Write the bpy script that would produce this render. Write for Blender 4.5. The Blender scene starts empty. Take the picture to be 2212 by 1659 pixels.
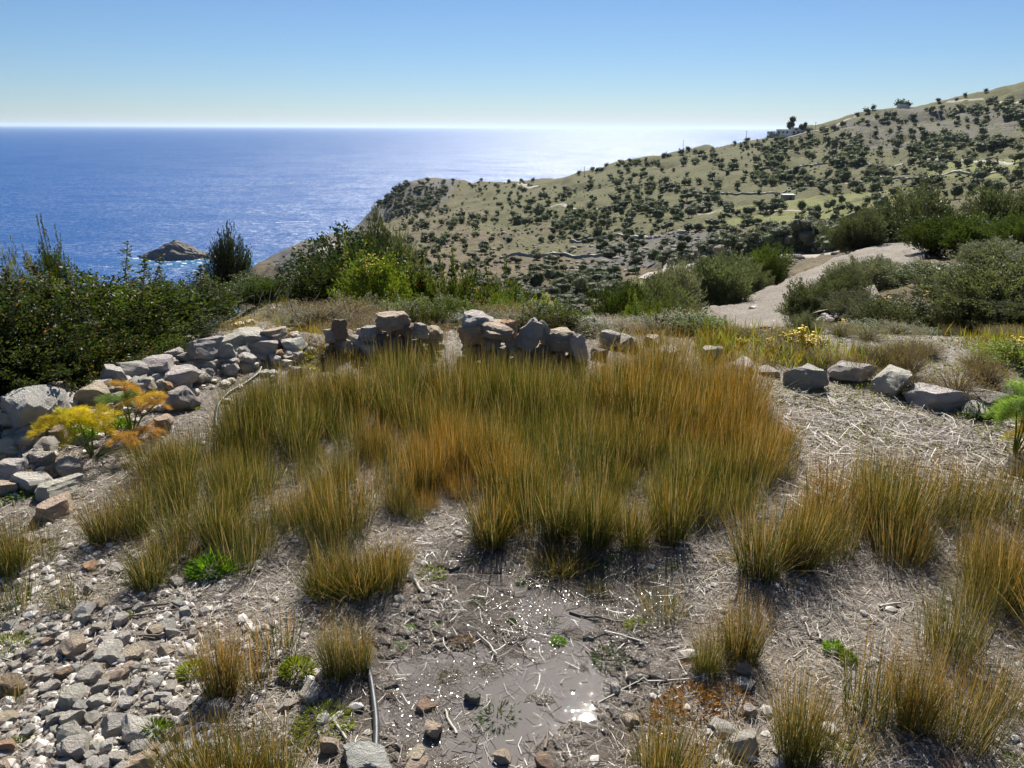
import bpy, bmesh, math, random
import numpy as np
from mathutils import Matrix, Vector

S = bpy.context.scene
COL = S.collection
R = np.random.default_rng(11)
random.seed(5)
rad = math.radians

# ------------------------------------------------------------------ camera
CAMZ = 1.70
F, CX, CY = 1662.0, 1106.0, 829.5           # focal length and centre in the photograph's pixels (2212 wide)
PITCH, ROLL = rad(18.45), rad(0.25)
fw = np.array([0, math.cos(PITCH), -math.sin(PITCH)])
up0 = np.array([0, math.sin(PITCH), math.cos(PITCH)])
rt0 = np.array([1.0, 0, 0])
rt = math.cos(ROLL) * rt0 + math.sin(ROLL) * up0
up = -math.sin(ROLL) * rt0 + math.cos(ROLL) * up0
cam = bpy.data.cameras.new('camera')
cam.sensor_width = 36
cam.lens = 36 * F / 2212
cam.clip_start = 0.05
cam.clip_end = 250000
camo = bpy.data.objects.new('camera', cam)
COL.objects.link(camo)
camo.matrix_world = Matrix(((rt[0], up[0], -fw[0], 0), (rt[1], up[1], -fw[1], 0), (rt[2], up[2], -fw[2], CAMZ), (0, 0, 0, 1)))
S.camera = camo
S.render.resolution_x, S.render.resolution_y = 1024, 768

# ------------------------------------------------------------------ light
SUN_AZ, SUN_EL = rad(7), rad(42)
w = bpy.data.worlds.new('World')
S.world = w
w.use_nodes = True
nt = w.node_tree
bg = nt.nodes['Background']
sky = nt.nodes.new('ShaderNodeTexSky')
sky.sky_type = 'NISHITA'
sky.sun_disc = False
sky.sun_elevation = SUN_EL
sky.sun_rotation = SUN_AZ
sky.altitude = 90
sky.air_density = 0.9
sky.dust_density = 0.1
sky.ozone_density = 9.0
nt.links.new(sky.outputs[0], bg.inputs[0])
bg.inputs[1].default_value = 0.045
sun = bpy.data.lights.new('sun', 'SUN')
sun.energy = 4.7
sun.angle = rad(0.5)
sun.color = (1, 0.955, 0.88)
suno = bpy.data.objects.new('sun', sun)
COL.objects.link(suno)
sd = Vector((math.sin(SUN_AZ) * math.cos(SUN_EL), math.cos(SUN_AZ) * math.cos(SUN_EL), math.sin(SUN_EL)))
suno.rotation_euler = sd.to_track_quat('Z', 'Y').to_euler()
suno.location = (0, 0, 60)
S.view_settings.view_transform = 'Standard'
S.view_settings.look = 'None'
S.view_settings.gamma = 1
S.view_settings.use_curve_mapping = False
S.view_settings.exposure = 0.95

# ------------------------------------------------------------------ numeric helpers
def sm(a, b, x):
    t = np.clip((np.asarray(x, float) - a) / (b - a), 0, 1)
    return t * t * (3 - 2 * t)

def _hash(ix, iy, iz, seed):
    n = (ix * 374761393 + iy * 668265263 + iz * 2147483647 + seed * 974711) & 0xffffffff
    n = ((n ^ (n >> 13)) * 1274126177) & 0xffffffff
    n = (n ^ (n >> 16)) & 0xffffffff
    return n / 4294967295.0

def vnoise(x, y, z=0.0, seed=0):
    x, y, z = np.broadcast_arrays(np.asarray(x, float), np.asarray(y, float), np.asarray(z, float))
    fx, fy, fz = np.floor(x), np.floor(y), np.floor(z)
    ix, iy, iz = fx.astype(np.int64), fy.astype(np.int64), fz.astype(np.int64)
    tx, ty, tz = x - fx, y - fy, z - fz
    tx, ty, tz = [t * t * (3 - 2 * t) for t in (tx, ty, tz)]
    r = 0
    for dx in (0, 1):
        for dy in (0, 1):
            for dz in (0, 1):
                wgt = (tx if dx else 1 - tx) * (ty if dy else 1 - ty) * (tz if dz else 1 - tz)
                r = r + wgt * _hash(ix + dx, iy + dy, iz + dz, seed)
    return r * 2 - 1

def fbm(x, y, z=0.0, oct=4, seed=0):
    a, s, t = 1.0, 0, 0
    for i in range(oct):
        s = s + a * vnoise(np.asarray(x) * 2**i, np.asarray(y) * 2**i, np.asarray(z) * 2**i, seed + i)
        t += a
        a *= 0.5
    return s / t

def pixray(u, v):
    u, v = np.asarray(u, float), np.asarray(v, float)
    a, b = (u - CX) / F, -(v - CY) / F
    d = fw + a[..., None] * rt + b[..., None] * up
    hyp = np.hypot(d[..., 0], d[..., 1])
    return np.arctan2(d[..., 0], d[..., 1]), d[..., 2] / hyp      # azimuth, slope

# ------------------------------------------------------------------ terrain
SEA = -90.0
ctl = []
def cp(u, v, r):
    az, s = pixray(u, v)
    ctl.append((float(az), math.log(r), float(s)))
def cz(u, z, r):
    az, s = pixray(u, 500)
    ctl.append((float(az), math.log(r), (z - CAMZ) / r))
for u, z in ((-900, -.6), (-400, -.6), (-100, -.5), (300, -.5), (560, -.36), (700, -.4), (850, -.7), (1100, -.9), (1400, -1.0), (1600, -.8), (1750, -.55), (2000, -.3), (2212, -.2), (2600, -.1), (3200, .1)):
    cz(u, z, 8.5)
for u, z in ((-900, -3), (-100, -2.6), (300, -2.4), (560, -1.2), (750, -1.5), (1000, -2.6), (1300, -3.0)):
    cz(u, z, 14)
for u, z in ((-900, -13), (-100, -12), (300, -12), (487, -8.2), (650, -9), (850, -11), (1100, -13)):
    cz(u, z, 45)
for u in (-900, -100, 250, 450):
    cz(u, -58, 180); cz(u, -88, 330); cz(u, -96, 450); cz(u, -100, 1000); cz(u, -100, 1500)
cz(560, -52, 180); cz(560, -80, 330); cp(565, 566, 500); cp(600, 549, 530); cz(560, -96, 580); cz(560, -100, 1500)
for v, r in ((620, 180), (600, 300), (560, 420), (528, 540)): cp(650, v, r)
cz(640, -96, 640); cz(640, -100, 1500)
for v, r in ((600, 180), (565, 300), (535, 420), (506, 560)): cp(720, v, r)
cz(710, -97, 680); cz(710, -100, 1500)
for v, r in ((600, 150), (560, 270), (527, 400), (500, 560), (486, 700)): cp(785, v, r)
cz(770, -98, 790); cz(790, -100, 1500)
for v, r in ((480, 690), (440, 745)): cp(805, v, r)
cz(800, -98, 800)
for v, r in ((590, 140), (550, 220), (518, 340), (490, 460), (472, 600), (455, 690), (405, 716), (389, 760)): cp(872, v, r)
for v, r in ((450, 660), (425, 700), (396, 722), (386, 790)): cp(935, v, r)
cz(850, -80, 870); cz(860, -100, 950)
for v, r in ((620, 120), (570, 180), (530, 270), (490, 410), (450, 580), (412, 740), (386, 850)): cp(1000, v, r)
cz(1000, -75, 960); cz(1000, -100, 1150)
for v, r in ((640, 115), (590, 150), (545, 210), (500, 300), (455, 430), (422, 570), (398, 740), (388, 840)): cp(1150, v, r)
cz(1150, -70, 960); cz(1150, -100, 1200)
cp(1100, 690, 75); cp(1300, 690, 70)
for v, r in ((650, 100), (620, 118), (575, 160), (520, 235), (470, 320), (420, 440), (375, 580), (347, 690)): cp(1340, v, r)
cz(1340, -60, 900); cz(1340, -100, 1250)
for v, r in ((640, 72), (585, 97), (550, 145), (505, 220), (460, 290), (420, 370), (380, 460), (342, 580), (318, 690)): cp(1500, v, r)
cz(1500, -50, 900); cz(1500, -100, 1300)
for v, r in ((560, 97), (530, 150), (500, 205), (460, 275), (420, 350), (380, 440), (330, 570), (292, 680), (282, 730)): cp(1700, v, r)
cz(1700, -30, 950); cz(1700, -95, 1400)
for v, r in ((528, 115), (500, 165), (460, 235), (420, 315), (380, 400), (340, 495), (300, 590), (258, 700), (240, 770)): cp(1860, v, r)
cz(1860, -10, 1000); cz(1860, -60, 1400)
for v, r in ((520, 90), (480, 150), (440, 230), (400, 320), (350, 430), (300, 550), (255, 690), (215, 830)): cp(2030, v, r)
cz(2030, 10, 1100); cz(2030, -40, 1500)
for v, r in ((500, 80), (450, 150), (400, 250), (350, 360), (300, 480), (250, 610), (205, 770), (172, 890)): cp(2212, v, r)
cz(2212, 30, 1200); cz(2212, 0, 1500)
for v, r in ((470, 80), (420, 150), (350, 300), (250, 550), (120, 900)): cp(2600, v, r)
for v, r in ((430, 80), (300, 300), (100, 900)): cp(3300, v, r)
cz(2600, 70, 1300); cz(3300, 90, 1300)
# gravel road and slopes near it
for u, v, r in ((1560, 735, 17), (1630, 718, 20), (1700, 660, 27), (1790, 600, 37), (1880, 552, 50), (1940, 532, 60),
                (1480, 706, 24), (1560, 680, 32), (1650, 622, 46), (1750, 575, 60), (1400, 700, 30),
                (1800, 690, 16), (1900, 640, 20), (2000, 590, 28), (2060, 560, 38), (2100, 650, 14), (2150, 600, 19),
                (2212, 560, 26), (2100, 540, 45), (2000, 730, 10.5), (2212, 680, 11), (1750, 745, 11), (2500, 600, 14), (2500, 520, 35)):
    cp(u, v, r)
C = np.array(ctl)
KX = 3.0
def tps_phi(d2):
    return 0.5 * d2 * np.log(d2 + 1e-9)
PX = np.c_[C[:, 0] * KX, C[:, 1]]
n = len(C)
D2 = ((PX[:, None] - PX[None])**2).sum(-1)
A = np.zeros((n + 3, n + 3))
A[:n, :n] = tps_phi(D2) + np.eye(n) * 0.004
A[:n, n] = 1; A[:n, n + 1:] = PX
A[n, :n] = 1; A[n + 1:, :n] = PX.T
W = np.linalg.solve(A, np.r_[C[:, 2], 0, 0, 0])
def tps(az, lr):
    q = np.c_[az.ravel() * KX, lr.ravel()]
    out = np.empty(len(q))
    for i in range(0, len(q), 40000):
        s = q[i:i + 40000]
        d2 = ((s[:, None] - PX[None])**2).sum(-1)
        out[i:i + 40000] = tps_phi(d2) @ W[:n] + W[n] + s @ W[n + 1:]
    return out.reshape(az.shape)

AZ = np.concatenate([np.radians(np.linspace(-110, -39, 38)), np.radians(np.linspace(-38, 38, 560)), np.radians(np.linspace(39, 110, 38))])
RN = np.exp(np.linspace(math.log(0.2), math.log(9.0), 250))
RF = np.exp(np.linspace(math.log(9.0), math.log(1500), 400))[1:]
RR = np.concatenate([RN, RF])
LR = np.log(RR)
NB = len(RN)
# coarse evaluation of the far surface, then resampled onto the fine grid
azc = np.radians(np.linspace(-110, 110, 330)); lrc = np.linspace(math.log(6.0), math.log(1500), 220)
gA, gL = np.meshgrid(azc, lrc, indexing='ij')
sg = tps(gA, gL)
def bil(grid, xs, ys, x, y):
    fx = np.clip((x - xs[0]) / (xs[1] - xs[0]), 0, len(xs) - 1.001)
    fy = np.clip((y - ys[0]) / (ys[1] - ys[0]), 0, len(ys) - 1.001)
    i, j = fx.astype(int), fy.astype(int)
    a, b = fx - i, fy - j
    return grid[i, j] * (1 - a) * (1 - b) + grid[i + 1, j] * a * (1 - b) + grid[i, j + 1] * (1 - a) * b + grid[i + 1, j + 1] * a * b
GA, GL = np.meshgrid(AZ, LR, indexing='ij')
GR = np.exp(GL)
X, Y = GR * np.sin(GA), GR * np.cos(GA)
Zfar = CAMZ + GR * bil(sg, azc, lrc, GA, np.maximum(GL, lrc[0]))
# terrace: almost level ground with a rubble bank along its left edge
def flatpt(u, v, z=0.0):
    az, s = pixray(u, v)
    r = (z - CAMZ) / s
    return np.array([r * math.sin(az), r * math.cos(az)])
def seg_dist(x, y, pts):
    best = np.full(np.shape(x), 1e9)
    for p, q in zip(pts[:-1], pts[1:]):
        d = q - p
        t = np.clip(((x - p[0]) * d[0] + (y - p[1]) * d[1]) / (d @ d), 0, 1)
        best = np.minimum(best, np.hypot(x - p[0] - t * d[0], y - p[1] - t * d[1]))
    return best
bank = [flatpt(u, v) for u, v in ((-300, 1010), (-60, 960), (70, 935), (230, 880), (330, 850), (430, 815), (560, 775), (660, 765))]
PUD = [flatpt(u, v) for u, v in ((1080, 1215), (1180, 1260), (1300, 1300), (1200, 1360), (1100, 1440), (960, 1440), (960, 1500), (1000, 1560), (1040, 1660))]
PUD2 = [flatpt(u, v) for u, v in ((1180, 1300), (1250, 1420), (1230, 1500), (1130, 1520))]
def wetf(x, y):
    d = np.minimum(seg_dist(x, y, PUD), seg_dist(x, y, PUD2))
    return d
Znear = 0.012 * fbm(X * 1.1, Y * 1.1, oct=3, seed=3) * 3 + 0.014 * fbm(X * 6, Y * 6, oct=4, seed=9)
Znear += 0.16 * np.exp(-(seg_dist(X, Y, bank) / 0.30)**2)
wd = wetf(X, Y)
wetm = sm(0.42, 0.05, wd)
Znear = Znear * (1 - wetm) + wetm * (-0.03 + 0.016 * fbm(X * 9, Y * 9, oct=4, seed=19) + .008 * fbm(X * 2, Y * 2, oct=2, seed=29))
gz = 0.012 * fbm(X * 1.1, Y * 1.1, oct=3, seed=3)
wfar = sm(6.4, 8.8, GR)
Z = Znear * (1 - wfar) + Zfar * wfar
# roughness of the hillside
amp = np.clip(GR * 0.010, 0.03, 3.2) * sm(8, 14, GR)
Z += amp * fbm(GA * 46, GL * 15, oct=5, seed=21) * 0.8
Z += sm(60, 200, GR) * 2.0 * fbm(X / 45, Y / 45, oct=4, seed=31)
gul = np.abs(fbm(X / 70, Y / 110, oct=3, seed=47))
Z -= sm(300, 600, GR) * sm(0.12, 0.0, gul) * 4.5
H = Z

def hgt(x, y):
    x, y = np.asarray(x, float), np.asarray(y, float)
    r = np.clip(np.hypot(x, y), RR[0], RR[-1] * 0.999); az = np.clip(np.arctan2(x, y), AZ[0], AZ[-1] - 1e-6)
    i = np.clip(np.searchsorted(AZ, az, side='right') - 1, 0, len(AZ) - 2)
    j = np.clip(np.searchsorted(RR, r, side='right') - 1, 0, len(RR) - 2)
    a = (az - AZ[i]) / (AZ[i + 1] - AZ[i]); b = (r - RR[j]) / (RR[j + 1] - RR[j])
    return H[i, j] * (1 - a) * (1 - b) + H[i + 1, j] * a * (1 - b) + H[i, j + 1] * (1 - a) * b + H[i + 1, j + 1] * a * b

def pick(u, v, rmin=0.5):
    """first ground point seen through a pixel -> x, y, z, r (nan when it misses the land)"""
    az, s = pixray(u, v)
    az = np.atleast_1d(az); s = np.atleast_1d(s)
    i = np.clip(np.searchsorted(AZ, az, side='right') - 1, 0, len(AZ) - 2)
    a = ((az - AZ[i]) / (AZ[i + 1] - AZ[i]))[:, None]
    col = H[i] * (1 - a) + H[i + 1] * a
    ray = CAMZ + RR[None] * s[:, None]
    hit = (col > ray) & (RR[None] >= rmin)
    j = hit.argmax(1)
    ok = hit.any(1) & (j > 0)
    j = np.clip(j, 1, None)
    k = np.arange(len(az))
    d0 = (ray - col)[k, j - 1]; d1 = (ray - col)[k, j]
    t = np.clip(d0 / (d0 - d1 + 1e-12), 0, 1)
    r = RR[j - 1] * (1 - t) + RR[j] * t
    z = CAMZ + r * s
    ok &= z > SEA + 0.3
    r = np.where(ok, r, np.nan)
    out = np.c_[r * np.sin(az), r * np.cos(az), z, r]
    return out if np.ndim(u) else out[0]
def resample(P, step):
    P = np.asarray(P, float)
    d = np.r_[0, np.cumsum(np.linalg.norm(np.diff(P, axis=0), axis=1))]
    m = max(3, int(d[-1] / step))
    t = np.linspace(0, d[-1], m)
    Q = np.c_[[np.interp(t, d, P[:, i]) for i in range(P.shape[1])]].T
    for _ in range(3):
        Q[1:-1] = (Q[:-2] + 2 * Q[1:-1] + Q[2:]) / 4
    return Q
# cut bank above the lower track
LOW = [(1392, 604), (1416, 585), (1524, 572), (1632, 561), (1740, 554), (1822, 542)]
lp = np.array([pick(u, v, 60) for u, v in LOW])
lq = resample(lp[:, :2], 2.0)
la = np.arctan2(lq[:, 0], lq[:, 1])
rro = np.interp(GA, la, np.hypot(lq[:, 0], lq[:, 1]), left=0, right=0)
lq = np.c_[lq, 0 * la, np.hypot(lq[:, 0], lq[:, 1])]
inb = sm(la[0], la[0] + .03, GA) * sm(la[-1] + .001, la[-1] - .02, GA) * (rro > 0)
H += inb * 2.3 * sm(3.0, 5.2, GR - rro) * np.exp(-np.clip(GR - rro, 0, None) / 30)
GRND = H

# ------------------------------------------------------------------ mesh helpers
def mesh_np(name, V, Fc, mat=None, smooth=False, attrs=None):
    V = np.ascontiguousarray(V, np.float32); Fc = np.ascontiguousarray(Fc, np.int32)
    me = bpy.data.meshes.new(name)
    me.vertices.add(len(V)); me.vertices.foreach_set('co', V.ravel())
    k = Fc.shape[1]
    me.loops.add(Fc.size); me.loops.foreach_set('vertex_index', Fc.ravel())
    me.polygons.add(len(Fc)); me.polygons.foreach_set('loop_start', np.arange(0, Fc.size, k, dtype=np.int32))
    me.update(calc_edges=True)
    me.polygons.foreach_set('use_smooth', np.full(len(Fc), smooth, dtype=bool))
    if attrs:
        for an, av in attrs.items():
            at = me.attributes.new(an, 'FLOAT', 'POINT')
            at.data.foreach_set('value', np.ascontiguousarray(av, np.float32))
    if mat: me.materials.append(mat)
    return me

def grid_faces(nu, nv, flip=False):
    i = np.arange(nu - 1)[:, None] * nv + np.arange(nv - 1)[None]
    i = i.ravel()
    f = np.c_[i, i + nv, i + nv + 1, i + 1]
    return f[:, ::-1] if flip else f

def link(name, me, parent=None, loc=(0, 0, 0), rot=(0, 0, 0), scale=(1, 1, 1), color=None):
    o = bpy.data.objects.new(name, me)
    COL.objects.link(o)
    o.location = loc; o.rotation_euler = rot; o.scale = scale
    if parent: o.parent = parent
    if color is not None: o.color = (*color, 1)
    return o

def tag(o, label, cat, group=None, kind=None):
    if label: o['label'] = label
    if cat: o['category'] = cat
    if group: o['group'] = group
    if kind: o['kind'] = kind
    return o
def structure(name, me):
    o = link(name, me); o['kind'] = 'structure'; return o
def stuff(name, me, label, cat):
    return tag(link(name, me), label, cat, kind='stuff')

# ------------------------------------------------------------------ material helpers
class NB_:
    def __init__(s, name):
        s.m = bpy.data.materials.new(name); s.m.use_nodes = True
        s.t = s.m.node_tree; s.t.nodes.clear()
        s.out = s.t.nodes.new('ShaderNodeOutputMaterial')
    def n(s, t, **kw):
        x = s.t.nodes.new('ShaderNode' + t)
        for k, v in kw.items():
            if k in x.inputs.keys(): s.put(x.inputs[k], v)
            else: setattr(x, k, v)
        return x
    def put(s, sock, v):
        if isinstance(v, bpy.types.NodeSocket): s.t.links.new(v, sock)
        else:
            if sock.type == 'RGBA' and len(v) == 3: v = (*v, 1)
            sock.default_value = v
    def noise(s, scale, detail=4, rough=.55, vec=None, dim=None):
        x = s.n('TexNoise'); x.inputs['Scale'].default_value = scale; x.inputs['Detail'].default_value = detail
        x.inputs['Roughness'].default_value = rough
        if vec is not None: s.put(x.inputs['Vector'], vec)
        return x.outputs['Fac']
    def vor(s, scale, vec=None, feature='F1'):
        x = s.n('TexVoronoi'); x.feature = feature; x.inputs['Scale'].default_value = scale
        if vec is not None: s.put(x.inputs['Vector'], vec)
        return x
    def mix(s, f, a, b, blend='MIX'):
        x = s.n('Mix'); x.data_type = 'RGBA'; x.blend_type = blend
        s.put(x.inputs[0], f); s.put(x.inputs[6], a); s.put(x.inputs[7], b)
        return x.outputs[2]
    def math(s, op, a, b=0.0, c=None, clamp=False):
        x = s.n('Math'); x.operation = op; x.use_clamp = clamp
        s.put(x.inputs[0], a); s.put(x.inputs[1], b)
        if c is not None: s.put(x.inputs[2], c)
        return x.outputs[0]
    def ramp(s, f, lo, hi):
        x = s.n('MapRange'); x.interpolation_type = 'SMOOTHSTEP'
        s.put(x.inputs[0], f); x.inputs[1].default_value = lo; x.inputs[2].default_value = hi
        return x.outputs[0]
    def attr(s, name):
        x = s.n('Attribute'); x.attribute_name = name; return x.outputs['Fac']
    def objcol(s):
        return s.n('ObjectInfo').outputs['Color']
    def objrand(s):
        return s.n('ObjectInfo').outputs['Random']
    def obj(s): return s.n('TexCoord').outputs['Object']
    def pos(s): return s.n('NewGeometry').outputs['Position']
    def bump(s, h, dist, strength=1.0, nrm=None):
        x = s.n('Bump'); s.put(x.inputs['Height'], h); x.inputs['Distance'].default_value = dist; s.put(x.inputs['Strength'], strength)
        if nrm is not None: s.put(x.inputs['Normal'], nrm)
        return x.outputs[0]
    def pbr(s, col, rough=.8, nrm=None, spec=.3, metallic=0.0):
        x = s.n('BsdfPrincipled'); s.put(x.inputs['Base Color'], col); s.put(x.inputs['Roughness'], rough)
        s.put(x.inputs['Specular IOR Level'], spec); s.put(x.inputs['Metallic'], metallic)
        if nrm is not None: s.put(x.inputs['Normal'], nrm)
        return x.outputs[0]
    def done(s, sh):
        s.t.links.new(sh, s.out.inputs['Surface']); return s.m

# ------------------------------------------------------------------ materials
# damp soil of the terrace
b = NB_('terrace_soil')
p = b.pos()
n1 = b.noise(2.2, 5, .6, p); n2 = b.noise(38, 4, .7, p); n3 = b.noise(220, 3, .7, p)
mp = b.n('Mapping'); b.put(mp.inputs['Vector'], p); mp.inputs['Rotation'].default_value = (0, 0, .6); mp.inputs['Scale'].default_value = (1, 4, 1)
fl = b.noise(90, 3, .75, mp.outputs[0])
soil = b.mix(b.ramp(n2, .35, .7), (.11, .085, .064), (.33, .275, .22))
straw = b.mix(n3, (.36, .31, .25), (.58, .53, .46))
c = b.mix(b.math('MULTIPLY', b.ramp(fl, .48, .62), b.ramp(n1, .2, .6)), soil, straw)
wet = b.attr('wet')
wn = b.math('ADD', wet, b.math('MULTIPLY', b.math('SUBTRACT', b.noise(9, 4, .6, p), .5), .9))
wn = b.ramp(wn, .35, .75)
mud = b.mix(n2, (.10, .082, .067), (.20, .17, .14))
c = b.mix(wn, c, mud)
rg = b.math('SUBTRACT', .9, b.math('MULTIPLY', wn, .62))
hh = b.math('ADD', b.math('MULTIPLY', n2, .6), b.math('ADD', b.math('MULTIPLY', n3, .25), b.math('MULTIPLY', fl, .35)))
M_SOIL = b.done(b.pbr(c, rg, b.bump(hh, .03, .9), .5))

# hillside
b = NB_('hillside_earth')
p = b.pos()
g = b.attr('grass'); k = b.attr('rock'); md = b.attr('meadow')
nA = b.noise(.018, 6, .62, p); nB = b.noise(.14, 5, .65, p); nC = b.noise(1.1, 5, .7, p); nD = b.noise(9, 3, .7, p)
tan = b.mix(b.ramp(nB, .35, .65), (.20, .160, .100), (.13, .102, .066))
grs = b.mix(b.ramp(nC, .35, .65), (.165, .158, .072), (.095, .095, .048))
c = b.mix(b.ramp(b.math('ADD', nA, b.math('MULTIPLY', b.math('SUBTRACT', g, .5), .8)), .38, .6), tan, grs)
c = b.mix(b.math('MULTIPLY', b.ramp(b.math('ADD', md, b.math('MULTIPLY', b.math('SUBTRACT', nB, .5), .5)), .35, .7), .8), c, (.22, .23, .085))
gry = b.mix(b.ramp(nC, .3, .7), (.22, .205, .19), (.085, .078, .068))
c = b.mix(b.ramp(b.math('ADD', k, b.math('MULTIPLY', b.math('SUBTRACT', nB, .5), 1.6)), .42, .75), c, gry)
c = b.mix(b.math('MULTIPLY', b.ramp(b.math('ADD', b.math('MULTIPLY', nD, .5), b.math('MULTIPLY', b.noise(.8, 6, .8, p), .5)), .47, .60), .62), c, (.07, .065, .035))
hh = b.math('ADD', b.math('MULTIPLY', nB, 2.4), b.math('ADD', b.math('MULTIPLY', nC, .9), b.math('MULTIPLY', nD, .10)))
M_HILL = b.done(b.pbr(c, .95, b.bump(hh, 1.0, .7), .1))

# sea
b = NB_('sea_water')
p = b.pos()
mp = b.n('Mapping'); b.put(mp.inputs['Vector'], p); mp.inputs['Rotation'].default_value = (0, 0, .25); mp.inputs['Scale'].default_value = (1, 1.6, 1)
v = mp.outputs[0]
w1 = b.noise(.035, 3, .6, v); w2 = b.noise(.22, 3, .65, v); w3 = b.noise(1.3, 2, .7, v)
hh = b.math('ADD', b.math('MULTIPLY', w1, 3.0), b.math('ADD', b.math('MULTIPLY', w2, 1.6), b.math('MULTIPLY', w3, .7)))
sh = b.attr('shallow')
big = b.noise(.0016, 4, .6, v)
c = b.mix(big, (.005, .060, .215), (.007, .080, .265))
c = b.mix(sh, c, (.04, .20, .26))
M_SEA = b.done(b.pbr(c, .36, b.bump(hh, 1.0, .7), b.math('ADD', b.math('ADD', .032, b.math('MULTIPLY', b.math('MULTIPLY', b.ramp(b.noise(.45, 4, .75, v), .52, .62), b.ramp(b.noise(.012, 5, .65, v), .3, .6)), 1.0)), b.math('MULTIPLY', b.math('MULTIPLY', b.ramp(b.noise(.10, 3, .8, v), .53, .60), b.ramp(b.noise(.008, 5, .7, v), .42, .58)), .9))))
b = NB_('sea_foam'); M_FOAM = b.done(b.pbr((.8, .84, .86), .7, None, .2))

# puddle
b = NB_('muddy_water')
p = b.pos()
r1 = b.noise(70, 3, .6, p); r2 = b.noise(230, 2, .6, p); r3 = b.math('MULTIPLY', b.ramp(b.noise(4, 3, .6, p), .42, .5), b.ramp(b.noise(80, 2, .5, p), .60, .63))
M_PUD = b.done(b.pbr((.17, .148, .125), .01, b.bump(b.math('ADD', r1, b.math('MULTIPLY', r2, .3)), .008, b.math('ADD', .003, b.math('MULTIPLY', r3, .3))), 1.0))

# rock
def rockmat(name, a, bb, cc, sc=1.0):
    b = NB_(name)
    o = b.obj(); rnd = b.objrand(); oc = b.objcol()
    vec = b.n('VectorMath'); vec.operation = 'ADD'
    b.put(vec.inputs[0], o); cb = b.n('CombineXYZ'); b.put(cb.inputs[0], b.math('MULTIPLY', rnd, 31.0)); b.put(cb.inputs[1], b.math('MULTIPLY', rnd, 17.0)); b.put(vec.inputs[1], cb.outputs[0])
    v = vec.outputs[0]
    mp = b.n('Mapping'); b.put(mp.inputs['Vector'], v); mp.inputs['Scale'].default_value = (1, 1, 5); mp.inputs['Rotation'].default_value = (.3, .2, 0)
    n1 = b.noise(1.6 * sc, 5, .6, v); n2 = b.noise(5 * sc, 6, .7, mp.outputs[0]); n3 = b.noise(22 * sc, 4, .7, v)
    c = b.mix(b.ramp(n1, .35, .68), a, bb)
    c = b.mix(b.math('MULTIPLY', b.ramp(n2, .52, .7), .7), c, cc)
    c = b.mix(b.math('MULTIPLY', b.ramp(n3, .5, .72), .38), c, (.2, .185, .17))
    c = b.mix(1.0, c, oc, 'MULTIPLY')
    hh = b.math('ADD', b.math('MULTIPLY', n2, .5), b.math('ADD', b.math('MULTIPLY', n3, .18), b.math('MULTIPLY', n1, .5)))
    return b.done(b.pbr(c, .85, b.bump(hh, .22, .9), .25))
M_ROCK = rockmat('weathered_limestone', (.66, .63, .57), (.52, .49, .45), (.54, .44, .33))
M_ISLE = rockmat('islet_rock', (.20, .175, .15), (.13, .115, .10), (.26, .23, .20), 1.5)

# leaves
def leafmat(name, trans=.35, rough=.38, spec=.5, tcol=(1.25, 1.35, .55), var=.5):
    b = NB_(name)
    oc = b.objcol(); t = b.attr('tint')
    dk = b.mix(1.0, oc, (1 - var, 1 - var, 1 - var), 'MULTIPLY'); lt = b.mix(1.0, oc, (1 + var, 1 + var * .9, 1 + var * .5), 'MULTIPLY')
    c = b.mix(t, dk, lt)
    hs = b.attr('sick')
    c = b.mix(hs, c, (.32, .16, .045))
    ps = b.pbr(c, rough, None, spec)
    tr = b.n('BsdfTranslucent'); b.put(tr.inputs['Color'], b.mix(1.0, c, tcol, 'MULTIPLY'))
    mx = b.n('MixShader'); mx.inputs[0].default_value = trans
    b.t.links.new(ps, mx.inputs[1]); b.t.links.new(tr.outputs[0], mx.inputs[2])
    return b.done(mx.outputs[0])
M_LEAF = leafmat('shrub_leaves', .36, .5, .2)
M_FINE = leafmat('olive_leaves', .33, .55, .25, (1.1, 1.2, .7))
M_FARL = leafmat('distant_leaves', .3, .7, .2, (1.0, 1.1, .6), .35)
M_PLUME = leafmat('fennel_plume', .5, .6, .2, (1.2, 1.15, .6), .3)

# rush stems
b = NB_('rush_stems')
oc = b.n('SeparateColor'); b.put(oc.inputs[0], b.objcol())
t = b.attr('tint'); h = b.attr('along')
f = b.math('ADD', oc.outputs[0], b.math('ADD', b.math('MULTIPLY', b.math('SUBTRACT', h, .5), .75), b.math('MULTIPLY', b.math('SUBTRACT', t, .5), .9)), clamp=True)
grn = b.mix(t, (.014, .034, .008), (.12, .14, .020))
org = b.mix(b.attr('tint2'), (.36, .17, .02), (.24, .17, .04))
c = b.mix(b.ramp(f, .25, .95), grn, org)
c = b.mix(b.math('MULTIPLY', b.ramp(b.attr('tint2'), .80, .84), 1.0), c, (.42, .33, .20))
c = b.mix(oc.outputs[1], c, (.24, .17, .09))
ps = b.pbr(c, .42, None, .35)
tr = b.n('BsdfTranslucent'); b.put(tr.inputs['Color'], b.mix(1.0, c, (1.35, 1.2, .6), 'MULTIPLY'))
mx = b.n('MixShader'); mx.inputs[0].default_value = .38
b.t.links.new(ps, mx.inputs[1]); b.t.links.new(tr.outputs[0], mx.inputs[2])
M_RUSH = b.done(mx.outputs[0])

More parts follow.
